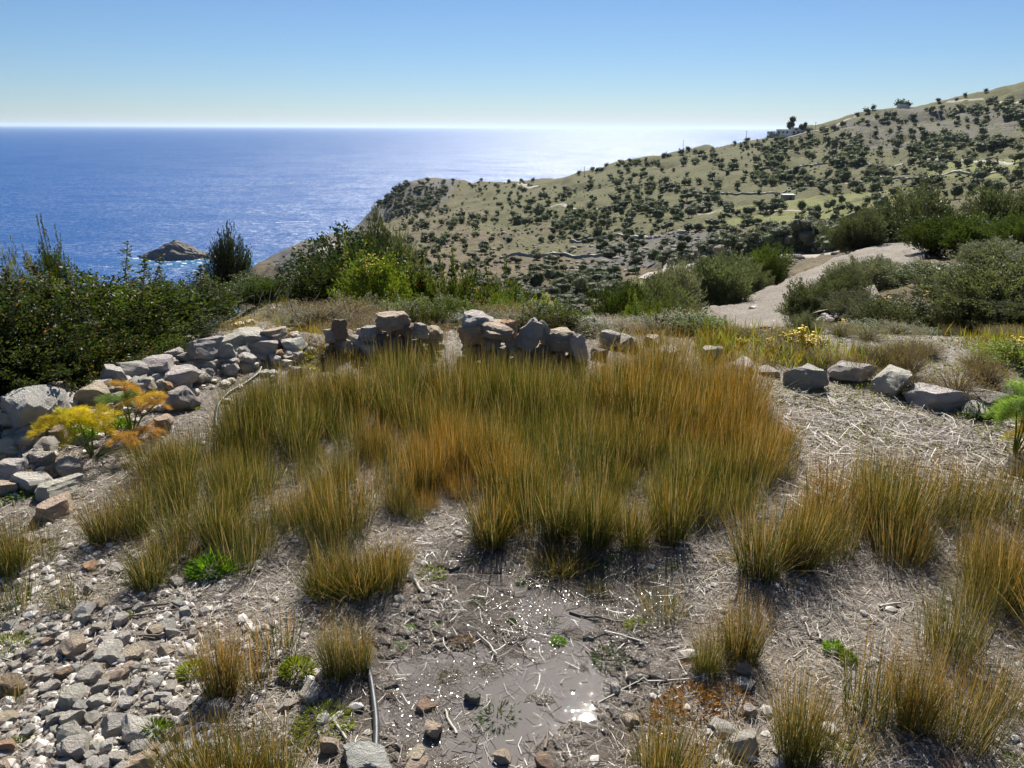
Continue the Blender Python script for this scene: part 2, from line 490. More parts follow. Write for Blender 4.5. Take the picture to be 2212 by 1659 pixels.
b = NB_('dry_straw')
t = b.attr('tint')
c = b.mix(t, (.16, .125, .09), (.55, .49, .40))
wt = b.attr('wet'); M_STRAW = b.done(b.pbr(b.mix(wt, c, b.mix(.5, c, (.09, .07, .05))), b.math('SUBTRACT', .55, b.math('MULTIPLY', wt, .15)), None, .4))
b = NB_('bare_wood')
c = b.mix(b.noise(14, 4, .6, b.obj()), (.10, .08, .06), (.26, .22, .18)); M_WOOD = b.done(b.pbr(c, .85, None, .2))
b = NB_('bleached_stick')
c = b.mix(b.noise(30, 4, .6, b.obj()), (.36, .32, .26), (.58, .54, .46)); M_STICK = b.done(b.pbr(c, .7, None, .3))
b = NB_('black_hose'); M_HOSE = b.done(b.pbr((.035, .038, .042), .5, b.bump(b.noise(60, 3, .6, b.obj()), .002, .5), .5))
b = NB_('gravel_road')
p = b.pos()
c = b.mix(b.ramp(b.noise(.5, 5, .6, p), .3, .7), (.27, .235, .195), (.36, .32, .27))
c = b.mix(b.ramp(b.noise(14, 3, .75, p), .46, .62), c, (.19, .16, .13)); c = b.mix(b.math('MULTIPLY', b.ramp(b.noise(1.6, 6, .75, p), .5, .62), .6), c, (.20, .17, .12))
c = b.mix(b.math('MULTIPLY', b.ramp(b.vor(9, p).outputs['Distance'], .25, .1), .5), c, (.52, .48, .42))
M_ROAD = b.done(b.pbr(c, .95, b.bump(b.noise(9, 5, .7, p), .12, .9), .15))
b = NB_('pale_track'); M_TRACK = b.done(b.pbr(b.mix(b.noise(.3, 4, .6, b.pos()), (.42, .38, .33), (.32, .28, .23)), .95, None, .1))
def flat(name, col, rough=.7, spec=.3):
    b = NB_(name); n1 = b.noise(1.5, 5, .6, b.obj())
    return b.done(b.pbr(b.mix(n1, tuple(x * .8 for x in col), tuple(min(1, x * 1.1) for x in col)), rough, None, spec))
M_WHITE = flat('whitewash', (.72, .71, .68)); M_GLASS = flat('dark_pane', (.04, .05, .06), .15, .6); M_STONEW = flat('terrace_masonry', (.30, .27, .23))
M_POLE = flat('weathered_pole', (.16, .13, .10)); M_FLOWER = flat('yellow_petals', (.75, .55, .02), .6); M_MOSS = flat('dry_moss', (.30, .17, .08), .9)

# ------------------------------------------------------------------ setting: ground, hillside, sea
nA_, nR_ = len(AZ), len(RR)
XYZ = np.stack([GR * np.sin(GA), GR * np.cos(GA), H], -1)
wetatt = sm(0.62, 0.10, wetf(X, Y))
q = XYZ[:, :NB].reshape(-1, 3)
structure('ground', mesh_np('ground', q, grid_faces(nA_, NB, True), M_SOIL, True, {'wet': wetatt[:, :NB].ravel()}))
q = XYZ[:, NB - 1:]
# colour zones of the hillside, as it lies in the land
def inpoly(px, py, poly):
    c = np.zeros(np.shape(px), bool); m = len(poly)
    for i in range(m):
        x1, y1 = poly[i]; x2, y2 = poly[(i + 1) % m]
        cnd = ((y1 > py) != (y2 > py)) & (px < (x2 - x1) * (py - y1) / (y2 - y1 + 1e-12) + x1)
        c ^= cnd
    return c
def project(P):
    d = P - np.array([0, 0, CAMZ])
    zc = d @ fw
    return CX + F * (d @ rt) / zc, CY - F * (d @ up) / zc
uu, vv = project(q.reshape(-1, 3))
uu = uu.reshape(q.shape[:2]); vv = vv.reshape(q.shape[:2])
zr = GR[:, NB - 1:]
grass = np.clip(.35 + sm(150, 260, zr) * .35 - sm(0, 1, (1300 - uu) / 500) * .25, 0, 1)
slope_r = np.gradient(q[..., 2], axis=1) / np.gradient(zr, axis=1)
rock = .22 + sm(.30, .7, np.abs(slope_r)) * .6
def soft(poly, wd=25):
    cx_ = np.mean([a for a, _ in poly]); cy_ = np.mean([a for _, a in poly])
    r = np.zeros(uu.shape)
    for kx in (.86, .94, 1.0, 1.08, 1.16):
        r += inpoly(uu, vv, [(cx_ + (a - cx_) * kx, cy_ + (bb - cy_) * kx) for a, bb in poly]) / 5
    return r * (zr > 90)
rock = np.maximum(rock, soft([(1250, 530), (1480, 495), (1800, 510), (1830, 545), (1500, 572), (1250, 590)]) * .75)
rock = np.maximum(rock, soft([(1780, 270), (1950, 225), (2212, 230), (2212, 300), (2000, 330), (1850, 330)]) * .62)
rock = np.maximum(rock, soft([(1420, 450), (1540, 425), (1600, 440), (1500, 475)]) * .55)
rock = np.maximum(rock, soft([(840, 380), (1000, 385), (960, 440), (800, 485), (750, 500)]) * .9)
rock = np.maximum(rock, soft([(550, 560), (770, 485), (860, 500), (640, 600)]) * .8)
mead = np.maximum.reduce([soft([(1480, 490), (1650, 462), (1950, 425), (1900, 460), (1700, 482)]), soft([(2000, 350), (2212, 340), (2212, 385), (1990, 385)]) * .8,
                          soft([(1380, 470), (1800, 420), (2000, 400), (1780, 450)]) * .7, soft([(1250, 625), (1400, 600), (1400, 630)]) * .6])
structure('hillside', mesh_np('hillside', q.reshape(-1, 3), grid_faces(nA_, q.shape[1], True), M_HILL, True, {'grass': grass.ravel(), 'rock': rock.ravel(), 'meadow': mead.ravel()}))

ISL = pixray(375, 555)
isr = (SEA - CAMZ) / float(ISL[1]); isx, isy = isr * math.sin(ISL[0]), isr * math.cos(ISL[0])
sr = np.concatenate([[60], np.exp(np.linspace(math.log(200), math.log(1400), 160)), np.exp(np.linspace(math.log(1600), math.log(110000), 30))])
sa = np.radians(np.linspace(-100, 100, 400))
SA, SR = np.meshgrid(sa, sr, indexing='ij')
sx, sy = SR * np.sin(SA), SR * np.cos(SA)
shal = .4 * sm(62, 5, np.hypot((sx - isx - 14) * 1.0, sy - isy + 12) + 22 * fbm(sx / 30, sy / 30, seed=8)) * .9
shal = np.maximum(shal, sm(5, 0, SEA - hgt(sx, sy)) * (SR < 1400) * .5)
structure('sea', mesh_np('sea', np.stack([sx, sy, np.full_like(sx, SEA)], -1).reshape(-1, 3), grid_faces(len(sa), len(sr), True), M_SEA, True, {'shallow': shal.ravel()}))

# puddles: level water standing in the muddy hollow
pz = -0.025
gx, gy = np.meshgrid(np.linspace(-1.4, 1.4, 180), np.linspace(1.3, 3.6, 150), indexing='ij')
wm = wetf(gx, gy) < 0.36
mask = wm & (hgt(gx, gy) < pz + .012)
fi = grid_faces(180, 150, True)
fi = fi[mask.ravel()[fi].any(1)]
us, inv = np.unique(fi, return_inverse=True)
structure('puddle', mesh_np('puddle', np.c_[gx.ravel()[us], gy.ravel()[us], np.full(len(us), pz)], inv.reshape(fi.shape), M_PUD, True))

# ------------------------------------------------------------------ roads and tracks draped on the land
def strip(name, pix, width, mat, lift, step=1.5, rmin=12, across=7, rough=0.0, pts=None, ruts=0.0):
    P = np.array([pick(u, v, rmin) for u, v in pix]) if pts is None else pts; P = P[~np.isnan(P[:, 3])]
    Q = resample(P[:, :2], step)
    T = np.gradient(Q, axis=0); T /= np.linalg.norm(T, axis=1)[:, None]
    N = np.c_[T[:, 1], -T[:, 0]]
    a = np.linspace(-1, 1, across)
    ww = width / 2 * (1 + .15 * fbm(np.arange(len(Q)) * .13, 0, seed=77))
    G = Q[:, None] + N[:, None] * (a[None, :, None] * ww[:, None, None])
    zz = hgt(G[..., 0], G[..., 1]) + lift
    zc = zz.mean(1, keepdims=True)
    zz = np.maximum(zz, zz * .75 + zc * .25) + rough * fbm(G[..., 0] * 1.5, G[..., 1] * 1.5, seed=4)
    if ruts: zz -= ruts * (np.exp(-((np.abs(a) - .42) / .12)**2))[None] * (1 + .5 * fbm(G[..., 0] * .8, G[..., 1] * .8, seed=6)); zz += ruts * .6 * fbm(G[..., 0] * .7, G[..., 1] * .7, seed=46)
    zz[:, 0] = hgt(G[:, 0, 0], G[:, 0, 1]) - lift * .6; zz[:, -1] = hgt(G[:, -1, 0], G[:, -1, 1]) - lift * .6
    return structure(name, mesh_np(name, np.dstack([G, zz]).reshape(-1, 3), grid_faces(len(Q), across, True), mat, True))
strip('gravel_road', [(1560, 745), (1640, 705), (1720, 650), (1800, 603), (1885, 560), (1950, 538), (2000, 530)], 5.6, M_ROAD, .22, .35, 14, 31, .06, ruts=.10)
strip('lower_track', LOW, 3.0, M_TRACK, .12, 2, 55, 7, pts=lq)
strip('ridge_track', [(2260, 226), (2212, 224), (2160, 220), (2100, 218), (2045, 221), (2000, 224)], 5, M_TRACK, .5, 8, 300)
strip('house_track', [(1852, 246), (1835, 258), (1805, 272), (1770, 283), (1735, 290), (1700, 298)], 4, M_TRACK, .5, 6, 300)
strip('valley_track', [(1500, 463), (1534, 461), (1610, 458), (1646, 452), (1689, 454), (1722, 459), (1775, 459)], 2.6, M_TRACK, .3, 5, 150)
strip('saddle_track', [(1112, 391), (1124, 396), (1142, 403), (1158, 405)], 8, M_TRACK, .5, 8, 300)
strip('slope_track', [(1187, 449), (1230, 447), (1300, 448)], 3.5, M_TRACK, .3, 6, 200)
strip('shore_track', [(690, 545), (740, 520), (800, 503), (860, 498)], 8, M_TRACK, .4, 6, 200)

for pl, lb in (([(1700, 402), (1850, 396), (2000, 386), (2180, 374)], 'low field wall along the upper meadow edge at right'), ([(1480, 427), (1600, 420), (1700, 414)], 'low dark field wall above the valley meadow'),
               ([(2000, 346), (2100, 350), (2190, 356)], 'short field wall below the dark slope at right'), ([(1830, 472), (1950, 452), (2050, 440)], 'field wall dividing the valley meadow at right'),
               ([(1230, 522), (1350, 512), (1480, 505)], 'stone terrace edge across the lower slope'), ([(1650, 360), (1800, 352), (1950, 356)], 'thin terrace line in the middle of the long slope'), ([(1080, 560), (1200, 552), (1330, 556)], 'low terrace edge on the left lower slope')):
    o = strip('terrace_edge', pl, .9, M_STONEW, .75, 1.2, 100, 5, .35)
    del o['kind']; tag(o, lb, 'terrace wall')

# ------------------------------------------------------------------ rocks
def ico(sub):
    bm = bmesh.new(); bmesh.ops.create_icosphere(bm, subdivisions=sub, radius=1)
    V = np.array([v.co[:] for v in bm.verts]); Fc = np.array([[v.index for v in f.verts] for f in bm.faces]); bm.free()
    return V, Fc
ICO = {s: ico(s) for s in (1, 2, 3, 4)}
def rock_mesh(seed, sub=3, planes=11, flat_=1.0, rough=.05, mat=None, name='stone', strata=0.0, dmin=.42):
    rg = np.random.default_rng(seed)
    V, Fc = ICO[sub]; V = V.copy()
    N = rg.normal(size=(planes, 3)); N /= np.linalg.norm(N, axis=1)[:, None]
    N = np.vstack([N, [0, 0, 1], [0, 0, -1]])
    D = np.r_[rg.uniform(dmin, .86, planes), rg.uniform(.4, .65), .45]
    for _ in range(2):
        for nn, d in zip(N, D):
            s = V @ nn; over = np.maximum(s - d, 0)
            V -= over[:, None] * nn
    V /= np.abs(V).max(0)
    o = rg.uniform(0, 50, 3)
    nz = fbm(V[:, 0] * 2.2 + o[0], V[:, 1] * 2.2 + o[1], V[:, 2] * 2.2 + o[2], oct=4, seed=seed)
    V *= (1 + rough * 2.2 * nz)[:, None]
    if strata: V[:, :2] *= (1 + strata * vnoise(V[:, 2] * 5 + o[0], V[:, 0] * .8, seed=seed))[:, None]
    V[:, 2] *= flat_
    return mesh_np(name, V, Fc, mat or M_ROCK, False)
SMALL = [rock_mesh(100 + i, 2, 12, 1, .04) for i in range(14)]
MID = [rock_mesh(200 + i, 3, 13, 1, .05, strata=.03) for i in range(14)]
BIG = [rock_mesh(300 + i, 4, 13, 1, .055, strata=.05) for i in range(8)]
WALLP = [rock_mesh(400 + i, 4, 15, 1, .085, strata=.14, dmin=.58) for i in range(10)]
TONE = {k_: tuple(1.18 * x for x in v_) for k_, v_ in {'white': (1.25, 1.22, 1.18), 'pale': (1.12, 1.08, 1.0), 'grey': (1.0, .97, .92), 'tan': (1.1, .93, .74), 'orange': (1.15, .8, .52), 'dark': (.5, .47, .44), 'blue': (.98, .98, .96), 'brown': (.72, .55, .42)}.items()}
def jit(c, a=.08):
    f = 1 + random.uniform(-a, a)
    return tuple(x * f * (1 + random.uniform(-.03, .03)) for x in c)
def put_stone(name, u, v, wpx, hpx, tone, r=None, parent=None, pool=None, sink=.25, tilt=.25, label=None, group=None, cat='stone'):
    if r is None:
        pt = pick(u, v + hpx * .30, 0.8)
        if np.isnan(pt[3]): return None
        x, y, z, rr = pt
        sl = math.hypot(rr, CAMZ - z)
        W_, H_ = wpx / F * sl / 2, hpx / F * sl / 2
        dep = math.atan2(CAMZ - z, rr)
        Hh = max(W_ * .28, min(H_ / (math.cos(dep) + .8 * math.sin(dep)), W_ * .68))
        z = z + Hh * (1 - 2 * sink) * .9
    else:
        az, s = pixray(u, v)
        az, s = float(az), float(s)
        x, y, z = r * math.sin(az), r * math.cos(az), CAMZ + r * s
        sl = math.hypot(r, CAMZ - z); W_, Hh = 1.02 * wpx / F * sl / 2, 1.06 * hpx / F * sl / 2
    if pool is None: pool = BIG if wpx > 75 else MID if wpx > 26 else SMALL
    me = random.choice(pool)
    dz = random.uniform(.75, 1.1)
    o = link(name, me, parent, (x, y, z), (random.uniform(-tilt, tilt), random.uniform(-tilt, tilt), random.uniform(0, 6.28)), (W_, W_ * dz, Hh), jit(TONE[tone]))
    if tilt == 0 or r is not None: o.rotation_euler = (random.uniform(-.12, .12), random.uniform(-.15, .15), random.choice((0, 3.14)) + random.uniform(-.3, .3))
    if label: tag(o, label, cat, group)
    return o
def root(name, label, cat, loc=(0, 0, 0), group=None):
    o = bpy.data.objects.new(name, None); COL.objects.link(o); o.location = loc; o.empty_display_size = .1
    return tag(o, label, cat, group)
def child_at(o, parent):
    o.location = Vector(o.location) - Vector(parent.location)
    return o

# left rubble wall
p0 = pick(300, 860)
WL = root('stone_wall', 'tumbled dry stone wall of pale rubble running below the dark shrubs on the left', 'stone wall', tuple(p0[:3]))
lw = [(68, 888, 112, 88, 'grey'), (122, 848, 62, 42, 'tan'), (205, 858, 74, 48, 'tan'), (250, 818, 76, 44, 'white'), (228, 838, 60, 34, 'white'), (395, 820, 78, 46, 'white'), (345, 795, 64, 46, 'white'),
      (300, 805, 80, 42, 'pale'), (335, 772, 62, 36, 'tan'), (275, 790, 50, 30, 'tan'), (352, 750, 56, 36, 'grey'), (440, 760, 78, 62, 'grey'), (400, 747, 48, 34, 'pale'), (375, 772, 44, 28, 'white'), (420, 792, 40, 26, 'tan'),
      (500, 738, 66, 30, 'pale'), (548, 730, 92, 24, 'pale'), (602, 722, 78, 30, 'tan'), (570, 755, 62, 42, 'grey'), (640, 744, 60, 26, 'white'), (480, 764, 56, 36, 'pale'), (398, 862, 74, 50, 'grey'),
      (52, 958, 50, 40, 'pale'), (20, 966, 52, 46, 'white'), (106, 962, 52, 42, 'grey'), (84, 992, 64, 34, 'white'), (30, 1018, 64, 42, 'white'), (72, 1042, 66, 36, 'white'), (14, 1054, 44, 32, 'tan'), (132, 935, 48, 42, 'brown'),
      (122, 1062, 90, 44, 'pale'), (132, 1092, 92, 42, 'tan'), (150, 1010, 60, 30, 'grey'), (115, 1015, 44, 22, 'orange'), (180, 905, 40, 28, 'brown'), (300, 760, 36, 24, 'white'), (320, 830, 44, 30, 'tan'), (365, 835, 40, 26, 'orange'),
      (265, 860, 46, 30, 'pale'), (152, 870, 44, 32, 'white'), (20, 905, 50, 34, 'pale'), (462, 790, 44, 26, 'tan'), (505, 785, 36, 24, 'pale'), (525, 762, 34, 24, 'grey')]
for u, v, a, h_, t_ in lw:
    o = put_stone('stone', u, v, a, h_ * 1.1, t_, sink=.12)
    if o: o.parent = WL; child_at(o, WL)
line = np.array([(-60, 960), (30, 985), (90, 940), (160, 900), (240, 862), (320, 822), (400, 795), (470, 780), (560, 752), (650, 748)], float)
for i in range(245):
    t = random.uniform(0, len(line) - 1.001); kk = int(t); pt = line[kk] * (1 - t + kk) + line[kk + 1] * (t - kk)
    spread = 34 if pt[0] > 200 else 48
    wpx = random.choice((18, 22, 26, 30, 36, 42)); 
    o = put_stone('stone', pt[0] + random.gauss(0, 16), pt[1] + random.gauss(5, spread * .55), wpx, wpx * .72, random.choice(('white', 'pale', 'tan', 'pale', 'grey', 'white', 'white', 'orange')), sink=.2, tilt=.4)
    if o: o.parent = WL; child_at(o, WL)

tt_ = R.random(520) * (len(line) - 1.001); kk = tt_.astype(int); f_ = (tt_ - kk)[:, None]
pq = line[kk] * (1 - f_) + line[kk + 1] * f_
Pq = pick(pq[:, 0] + R.normal(0, 20, 520), pq[:, 1] + R.normal(12, 30, 520)); Pq = Pq[~np.isnan(Pq[:, 3])]
sz = R.uniform(.012, .032, len(Pq)) * Pq[:, 3] / 5
V0, F0 = ICO[2]; V0 = np.sign(V0) * np.abs(V0)**.8 * (1 + .25 * vnoise(V0[:, 0] * 2, V0[:, 1] * 2, V0[:, 2] * 2, seed=5))[:, None]
RUB_ARGS = (V0, F0, Pq[:, :3] - np.array(p0[:3]) + np.c_[np.zeros((len(Pq), 2)), sz * .4], np.c_[sz * 1.3, sz, sz * .7], R.uniform(0, 6, len(Pq)))

def wall(name, label, base_uv, stones, fill, frng):
    pt = pick(*base_uv)
    Wr = root(name, label, 'stone wall', tuple(pt[:3])); r0 = pt[3]
    for s in stones:
        o = put_stone('stone', s[0], s[1], s[2], s[3], s[4], r=r0 + random.uniform(-.04, .06), pool=WALLP)
        if len(s) > 5: o.rotation_euler[1] += s[5]
        o.parent = Wr; child_at(o, Wr)
    for _ in range(fill):
        u = random.uniform(frng[0], frng[1]); v = random.uniform(frng[2], frng[3])
        wp = random.uniform(20, 38)
        o = put_stone('stone', u, v, wp, wp * .7, random.choice(('brown', 'tan', 'grey', 'pale')), r=r0 + random.uniform(.08, .28), pool=MID)
        o.parent = Wr; child_at(o, Wr)
    return Wr
wall('stone_wall', 'stacked dry stone wall remnant with a leaning upright slab behind the rushes at the centre', (1120, 796),
     [(1032, 693, 70, 30, 'white'), (1066, 712, 88, 30, 'tan'), (1020, 724, 62, 38, 'orange'), (1097, 716, 42, 46, 'orange'), (1060, 737, 52, 32, 'grey'), (1145, 722, 50, 66, 'pale', .35), (1176, 724, 32, 56, 'grey', .45),
      (1206, 735, 84, 44, 'tan'), (1250, 752, 40, 56, 'white', -.3), (1108, 748, 32, 26, 'grey'), (1032, 762, 58, 32, 'brown'), (1085, 762, 34, 26, 'grey'), (1130, 762, 42, 30, 'grey'), (1168, 762, 42, 30, 'brown'),
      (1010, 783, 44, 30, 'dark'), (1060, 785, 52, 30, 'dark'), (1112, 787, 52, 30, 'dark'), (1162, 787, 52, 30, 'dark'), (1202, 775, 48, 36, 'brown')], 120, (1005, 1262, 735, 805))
wall('stone_wall', 'low overgrown dry stone wall topped by one flat orange faced slab beside the dry brush', (830, 772),
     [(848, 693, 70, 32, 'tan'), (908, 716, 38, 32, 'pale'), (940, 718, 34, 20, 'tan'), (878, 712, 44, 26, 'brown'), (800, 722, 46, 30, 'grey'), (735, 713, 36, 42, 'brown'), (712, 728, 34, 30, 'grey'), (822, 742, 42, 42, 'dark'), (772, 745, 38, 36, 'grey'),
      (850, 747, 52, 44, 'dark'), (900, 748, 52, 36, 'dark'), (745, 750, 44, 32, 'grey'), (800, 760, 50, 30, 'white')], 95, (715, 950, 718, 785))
for args in ((1313, 731, 62, 58, 'grey', 'large grey pitted boulder on the terrace edge right of the stacked wall'),
             (1354, 740, 58, 46, 'pale', 'rounded pale boulder touching the large grey pitted boulder on its right'),
             (1408, 738, 54, 30, 'tan', 'low tan stone half hidden in dry twigs right of the two boulders'),
             (1446, 758, 64, 20, 'white', 'flat pale stone lying behind the tall orange rushes'),
             (1531, 762, 48, 46, 'pale', 'pointed upright boulder at the right end of the rush bed'),
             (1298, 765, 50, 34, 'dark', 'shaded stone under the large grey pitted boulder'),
             (1748, 818, 84, 60, 'grey', 'grey cracked boulder draped with dry twigs, leftmost of the right hand boulders'),
             (1840, 806, 92, 46, 'grey', 'long rounded grey boulder behind dry stems between two boulders'),
             (1917, 828, 84, 70, 'white', 'pale boulder with a smooth slanting face right of the grey boulders'),
             (2030, 862, 120, 54, 'white', 'long low white and grey boulder streaked with dark lichen'),
             (2128, 862, 84, 44, 'grey', 'grey boulder crossed by bare twigs beside the green fennel'),
             (2105, 888, 60, 36, 'pale', 'small pale boulder left of the green fennel plume'),
             (2205, 858, 60, 44, 'dark', 'dark boulder behind the green fennel at the right edge'),
             (1600, 792, 66, 24, 'white', 'pale flat rock sunk in weeds left of the cracked boulder'),
             (1664, 802, 52, 22, 'pale', 'small pale rock sunk in weeds beside the cracked boulder'),
             (2120, 632, 60, 48, 'white', 'largest white block of the rock pile on the right slope'),
             (2100, 662, 52, 32, 'grey', 'flat grey rock below the white block on the right slope'),
             (2066, 668, 42, 28, 'white', 'small white rock at the left of the slope rock pile'),
             (2150, 655, 36, 36, 'pale', 'pale rock between the white block and the olive bush'),
             (2205, 525, 60, 30, 'pale', 'pale rock outcrop on the slope at the right edge'),
             (1630, 672, 40, 26, 'grey', 'grey rock on the left verge of the gravel road'),
             (1600, 690, 40, 24, 'pale', 'pale rock at the foot of the olive shrubs by the road')):
    u, v, a, h_, t_, lb = args
    o = put_stone('boulder', u, v, a, h_, t_, sink=.15, tilt=.2, label=lb, cat='boulder', pool=BIG)

# loose stones lying on the terrace
z1 = [(510, 715, 120, 75, 'blue'), (610, 665, 80, 55, 'tan'), (725, 765, 115, 70, 'pale'), (740, 875, 115, 80, 'white'), (440, 930, 140, 110, 'tan'), (585, 810, 90, 55, 'grey'), (340, 805, 65, 45, 'pale'), (1045, 540, 100, 60, 'grey'),
      (1015, 805, 95, 60, 'grey'), (925, 830, 100, 50, 'tan'), (1125, 720, 80, 70, 'white'), (1130, 780, 70, 50, 'white'), (670, 960, 150, 80, 'white'), (795, 965, 140, 60, 'tan'), (185, 970, 80, 60, 'dark'), (545, 1105, 145, 100, 'grey'),
      (400, 1080, 100, 60, 'brown'), (310, 1170, 100, 55, 'pale'), (435, 1230, 160, 110, 'pale'), (490, 1290, 100, 90, 'blue'), (580, 1260, 110, 80, 'white'), (610, 1170, 110, 70, 'grey'), (710, 1160, 80, 50, 'grey'), (815, 1155, 90, 70, 'pale'),
      (920, 1150, 100, 50, 'grey'), (890, 1205, 80, 45, 'white'), (755, 1265, 110, 60, 'white'), (1065, 1290, 90, 60, 'white'), (1730, 1275, 80, 60, 'pale'), (440, 1350, 110, 110, 'pale'), (340, 1360, 110, 90, 'grey'),
      (560, 1350, 100, 70, 'pale'), (745, 1360, 100, 60, 'white'), (690, 1400, 150, 110, 'grey'), (165, 1440, 80, 75, 'blue'), (440, 1465, 150, 100, 'pale'), (405, 1535, 100, 60, 'pale'),
      (635, 1530, 90, 80, 'white'), (700, 1500, 50, 70, 'white'), (850, 1560, 130, 100, 'grey'), (820, 1630, 200, 90, 'tan'), (530, 1580, 80, 40, 'blue'), (390, 1635, 100, 60, 'white'), (40, 1520, 100, 110, 'orange'),
      (700, 1590, 110, 90, 'pale'), (280, 1310, 80, 50, 'pale'), (165, 1390, 60, 40, 'grey'), (700, 460, 100, 50, 'white'), (800, 365, 70, 35, 'white'), (620, 1040, 80, 40, 'tan'), (300, 900, 80, 50, 'brown'), (200, 700, 60, 40, 'white'),
      (540, 970, 70, 50, 'grey'), (640, 900, 90, 60, 'white'), (70, 800, 80, 50, 'white'), (230, 1080, 60, 40, 'pale'), (800, 1040, 80, 50, 'pale'), (980, 930, 60, 40, 'white')]
cnt = 0
for zx, zy, a, h_, t_ in z1:
    put_stone('stone', zx * .36, 1061.8 + zy * .36, a * .36, h_ * .36, t_, sink=.18, tilt=.25, label='%s loose stone among the rubble scattered over the lower left ground' % {'blue': 'slate grey', 'white': 'whitish', 'pale': 'pale', 'tan': 'tan', 'grey': 'grey', 'dark': 'dark', 'brown': 'brown', 'orange': 'orange'}[t_],
              group='%s loose stones, lower left' % t_, pool=MID)
spec = [(164 / 1, 1616, 50, 50, 'pale', 'rounded beige stone low on the left below the largest white slab'),
        (295, 1580, 80, 50, 'white', 'largest angular white slab beside a green weed at lower left'),
        (22, 1487, 52, 40, 'brown', 'brownish rock at the left edge above the rubble patch'),
        (475, 1526, 44, 42, 'white', 'pale cube shaped stone behind the bottom rush clump'),
        (674, 1490, 54, 60, 'white', 'large cream stone standing left of the black hose'),
        (714, 1605, 40, 36, 'tan', 'tan stone beside the bottom rush clump and yellow weed'),
        (198, 1220, 32, 18, 'orange', 'small rust brown stone on bare litter at left'),
        (790, 1645, 104, 50, 'blue', 'big smooth grey stone touching the black hose at the bottom'),
        (904, 1628, 56, 38, 'tan', 'beige stone behind another beige stone at the bottom centre'),
        (906, 1655, 58, 34, 'tan', 'frontmost beige stone at the bottom centre edge'),
        (934, 1573, 48, 50, 'tan', 'rough tan rock perched beside the muddy runnel'),
        (1021, 1505, 38, 40, 'dark', 'dark wet stone left of the spiky green thistle'),
        (848, 1482, 28, 20, 'dark', 'small wet stone at the left edge of the mud'),
        (921, 1526, 46, 20, 'brown', 'flat brown rock chip lying above the tan rock by the runnel'),
        (1086, 1630, 38, 34, 'tan', 'tan stone standing in sparkling mud at the bottom'),
        (1180, 1640, 44, 54, 'brown', 'brown upright stone at the bottom right of the mud'),
        (1327, 1486, 34, 32, 'pale', 'pale pointed stone alone on the litter right of the mud'),
        (1363, 1552, 46, 26, 'tan', 'tan stone half buried left of the reddish moss patch'),
        (886, 1247, 24, 14, 'white', 'small white stone right of the yellow green rush clump'),
        (862, 1291, 24, 14, 'white', 'small white stone on litter left of the upper puddle'),
        (1601, 1440, 38, 38, 'grey', 'shaded grey stone at the foot of the bent rush clump'),
        (1606, 1476, 48, 22, 'white', 'flat white stone below the shaded grey stone'),
        (1546, 1563, 42, 20, 'white', 'flat white stone at the top of the pale slabs near the bottom'),
        (1574, 1577, 48, 30, 'white', 'middle one of the pale flat slabs behind the bottom right rushes'),
        (1596, 1602, 66, 44, 'pale', 'largest of the pale flat slabs behind the bottom right rushes'),
        (1678, 1648, 42, 34, 'white', 'white stone at the bottom edge under the tall rush clump'),
        (2053, 1654, 34, 16, 'orange', 'small orange stone at the bottom right edge'),
        (355, 914, 42, 36, 'tan', 'single tan stone on bare ground right of the yellow fennel'),
        (1617, 1535, 30, 26, 'pale', 'small pale stone left of the tall bottom right rush clump')]
for u, v, a, h_, t_, lb in spec:
    put_stone('stone', u, v, a, h_, t_, sink=.15, tilt=.22, label=lb, pool=BIG if a > 50 else MID)
def in_left(u, v): return u < 470 - max(0, (1400 - v)) * .25 + 0 and v > 1230
nst = 0
while nst < 205:
    u = random.uniform(-20, 640) ; v = random.uniform(1120, 1670)
    dens = 1.0 if (u < 400 and v > 1330) else .35 if u < 440 and v > 1230 else .10
    if random.random() > dens: continue
    wp = random.choice((10, 12, 14, 16, 20, 26, 32)) * (.8 + (v - 1100) / 1400)
    t_ = random.choice(('white', 'pale', 'tan', 'grey', 'white', 'pale', 'blue', 'white'))
    put_stone('stone', u, v, wp, wp * .7, t_, sink=.25, tilt=.4, pool=SMALL + MID[:6], label='small angular rubble stone lying loose in straw litter on the left ground', group='small rubble stones on the left ground')
    nst += 1
# countless gravel
def merged(name, V0, F0, P, SC, ROT, mat, attrs=None, smooth=False):
    """copies of one small shape joined in one mesh"""
    m = len(P); c_, s_ = np.cos(ROT), np.sin(ROT)
    Q = V0[None] * SC[:, None]
    x = Q[..., 0] * c_[:, None] - Q[..., 1] * s_[:, None]; y = Q[..., 0] * s_[:, None] + Q[..., 1] * c_[:, None]
    V = np.stack([x, y, Q[..., 2]], -1) + P[:, None]
    Fc = F0[None] + (np.arange(m) * len(V0))[:, None, None]
    at = {k: np.repeat(v, len(V0)) for k, v in (attrs or {}).items()}
    return mesh_np(name, V.reshape(-1, 3), Fc.reshape(-1, F0.shape[1]), mat, smooth, at)
NP_ = 3800
u = R.uniform(-60, 2260, NP_ * 3); v = R.uniform(900, 1690, NP_ * 3)
keep = R.random(NP_ * 3) < np.where((u < 480) & (v > 1180), 1, np.where(u < 700, .35, .10))
u, v = u[keep][:NP_], v[keep][:NP_]
P = pick(u, v); P = P[~np.isnan(P[:, 3])]; P = P[wetf(P[:, 0], P[:, 1]) > .25]
sz = R.gamma(2.2, .0032, len(P)) + .003
o = link('rubble', merged('rubble', *RUB_ARGS, M_ROCK), WL); o['kind'] = 'stuff'; o.color = (1.3, 1.24, 1.12, 1)
V0, F0 = ICO[1]
V0 = V0 * (1 + .25 * np.random.default_rng(3).uniform(-1, 1, (len(V0), 1)))
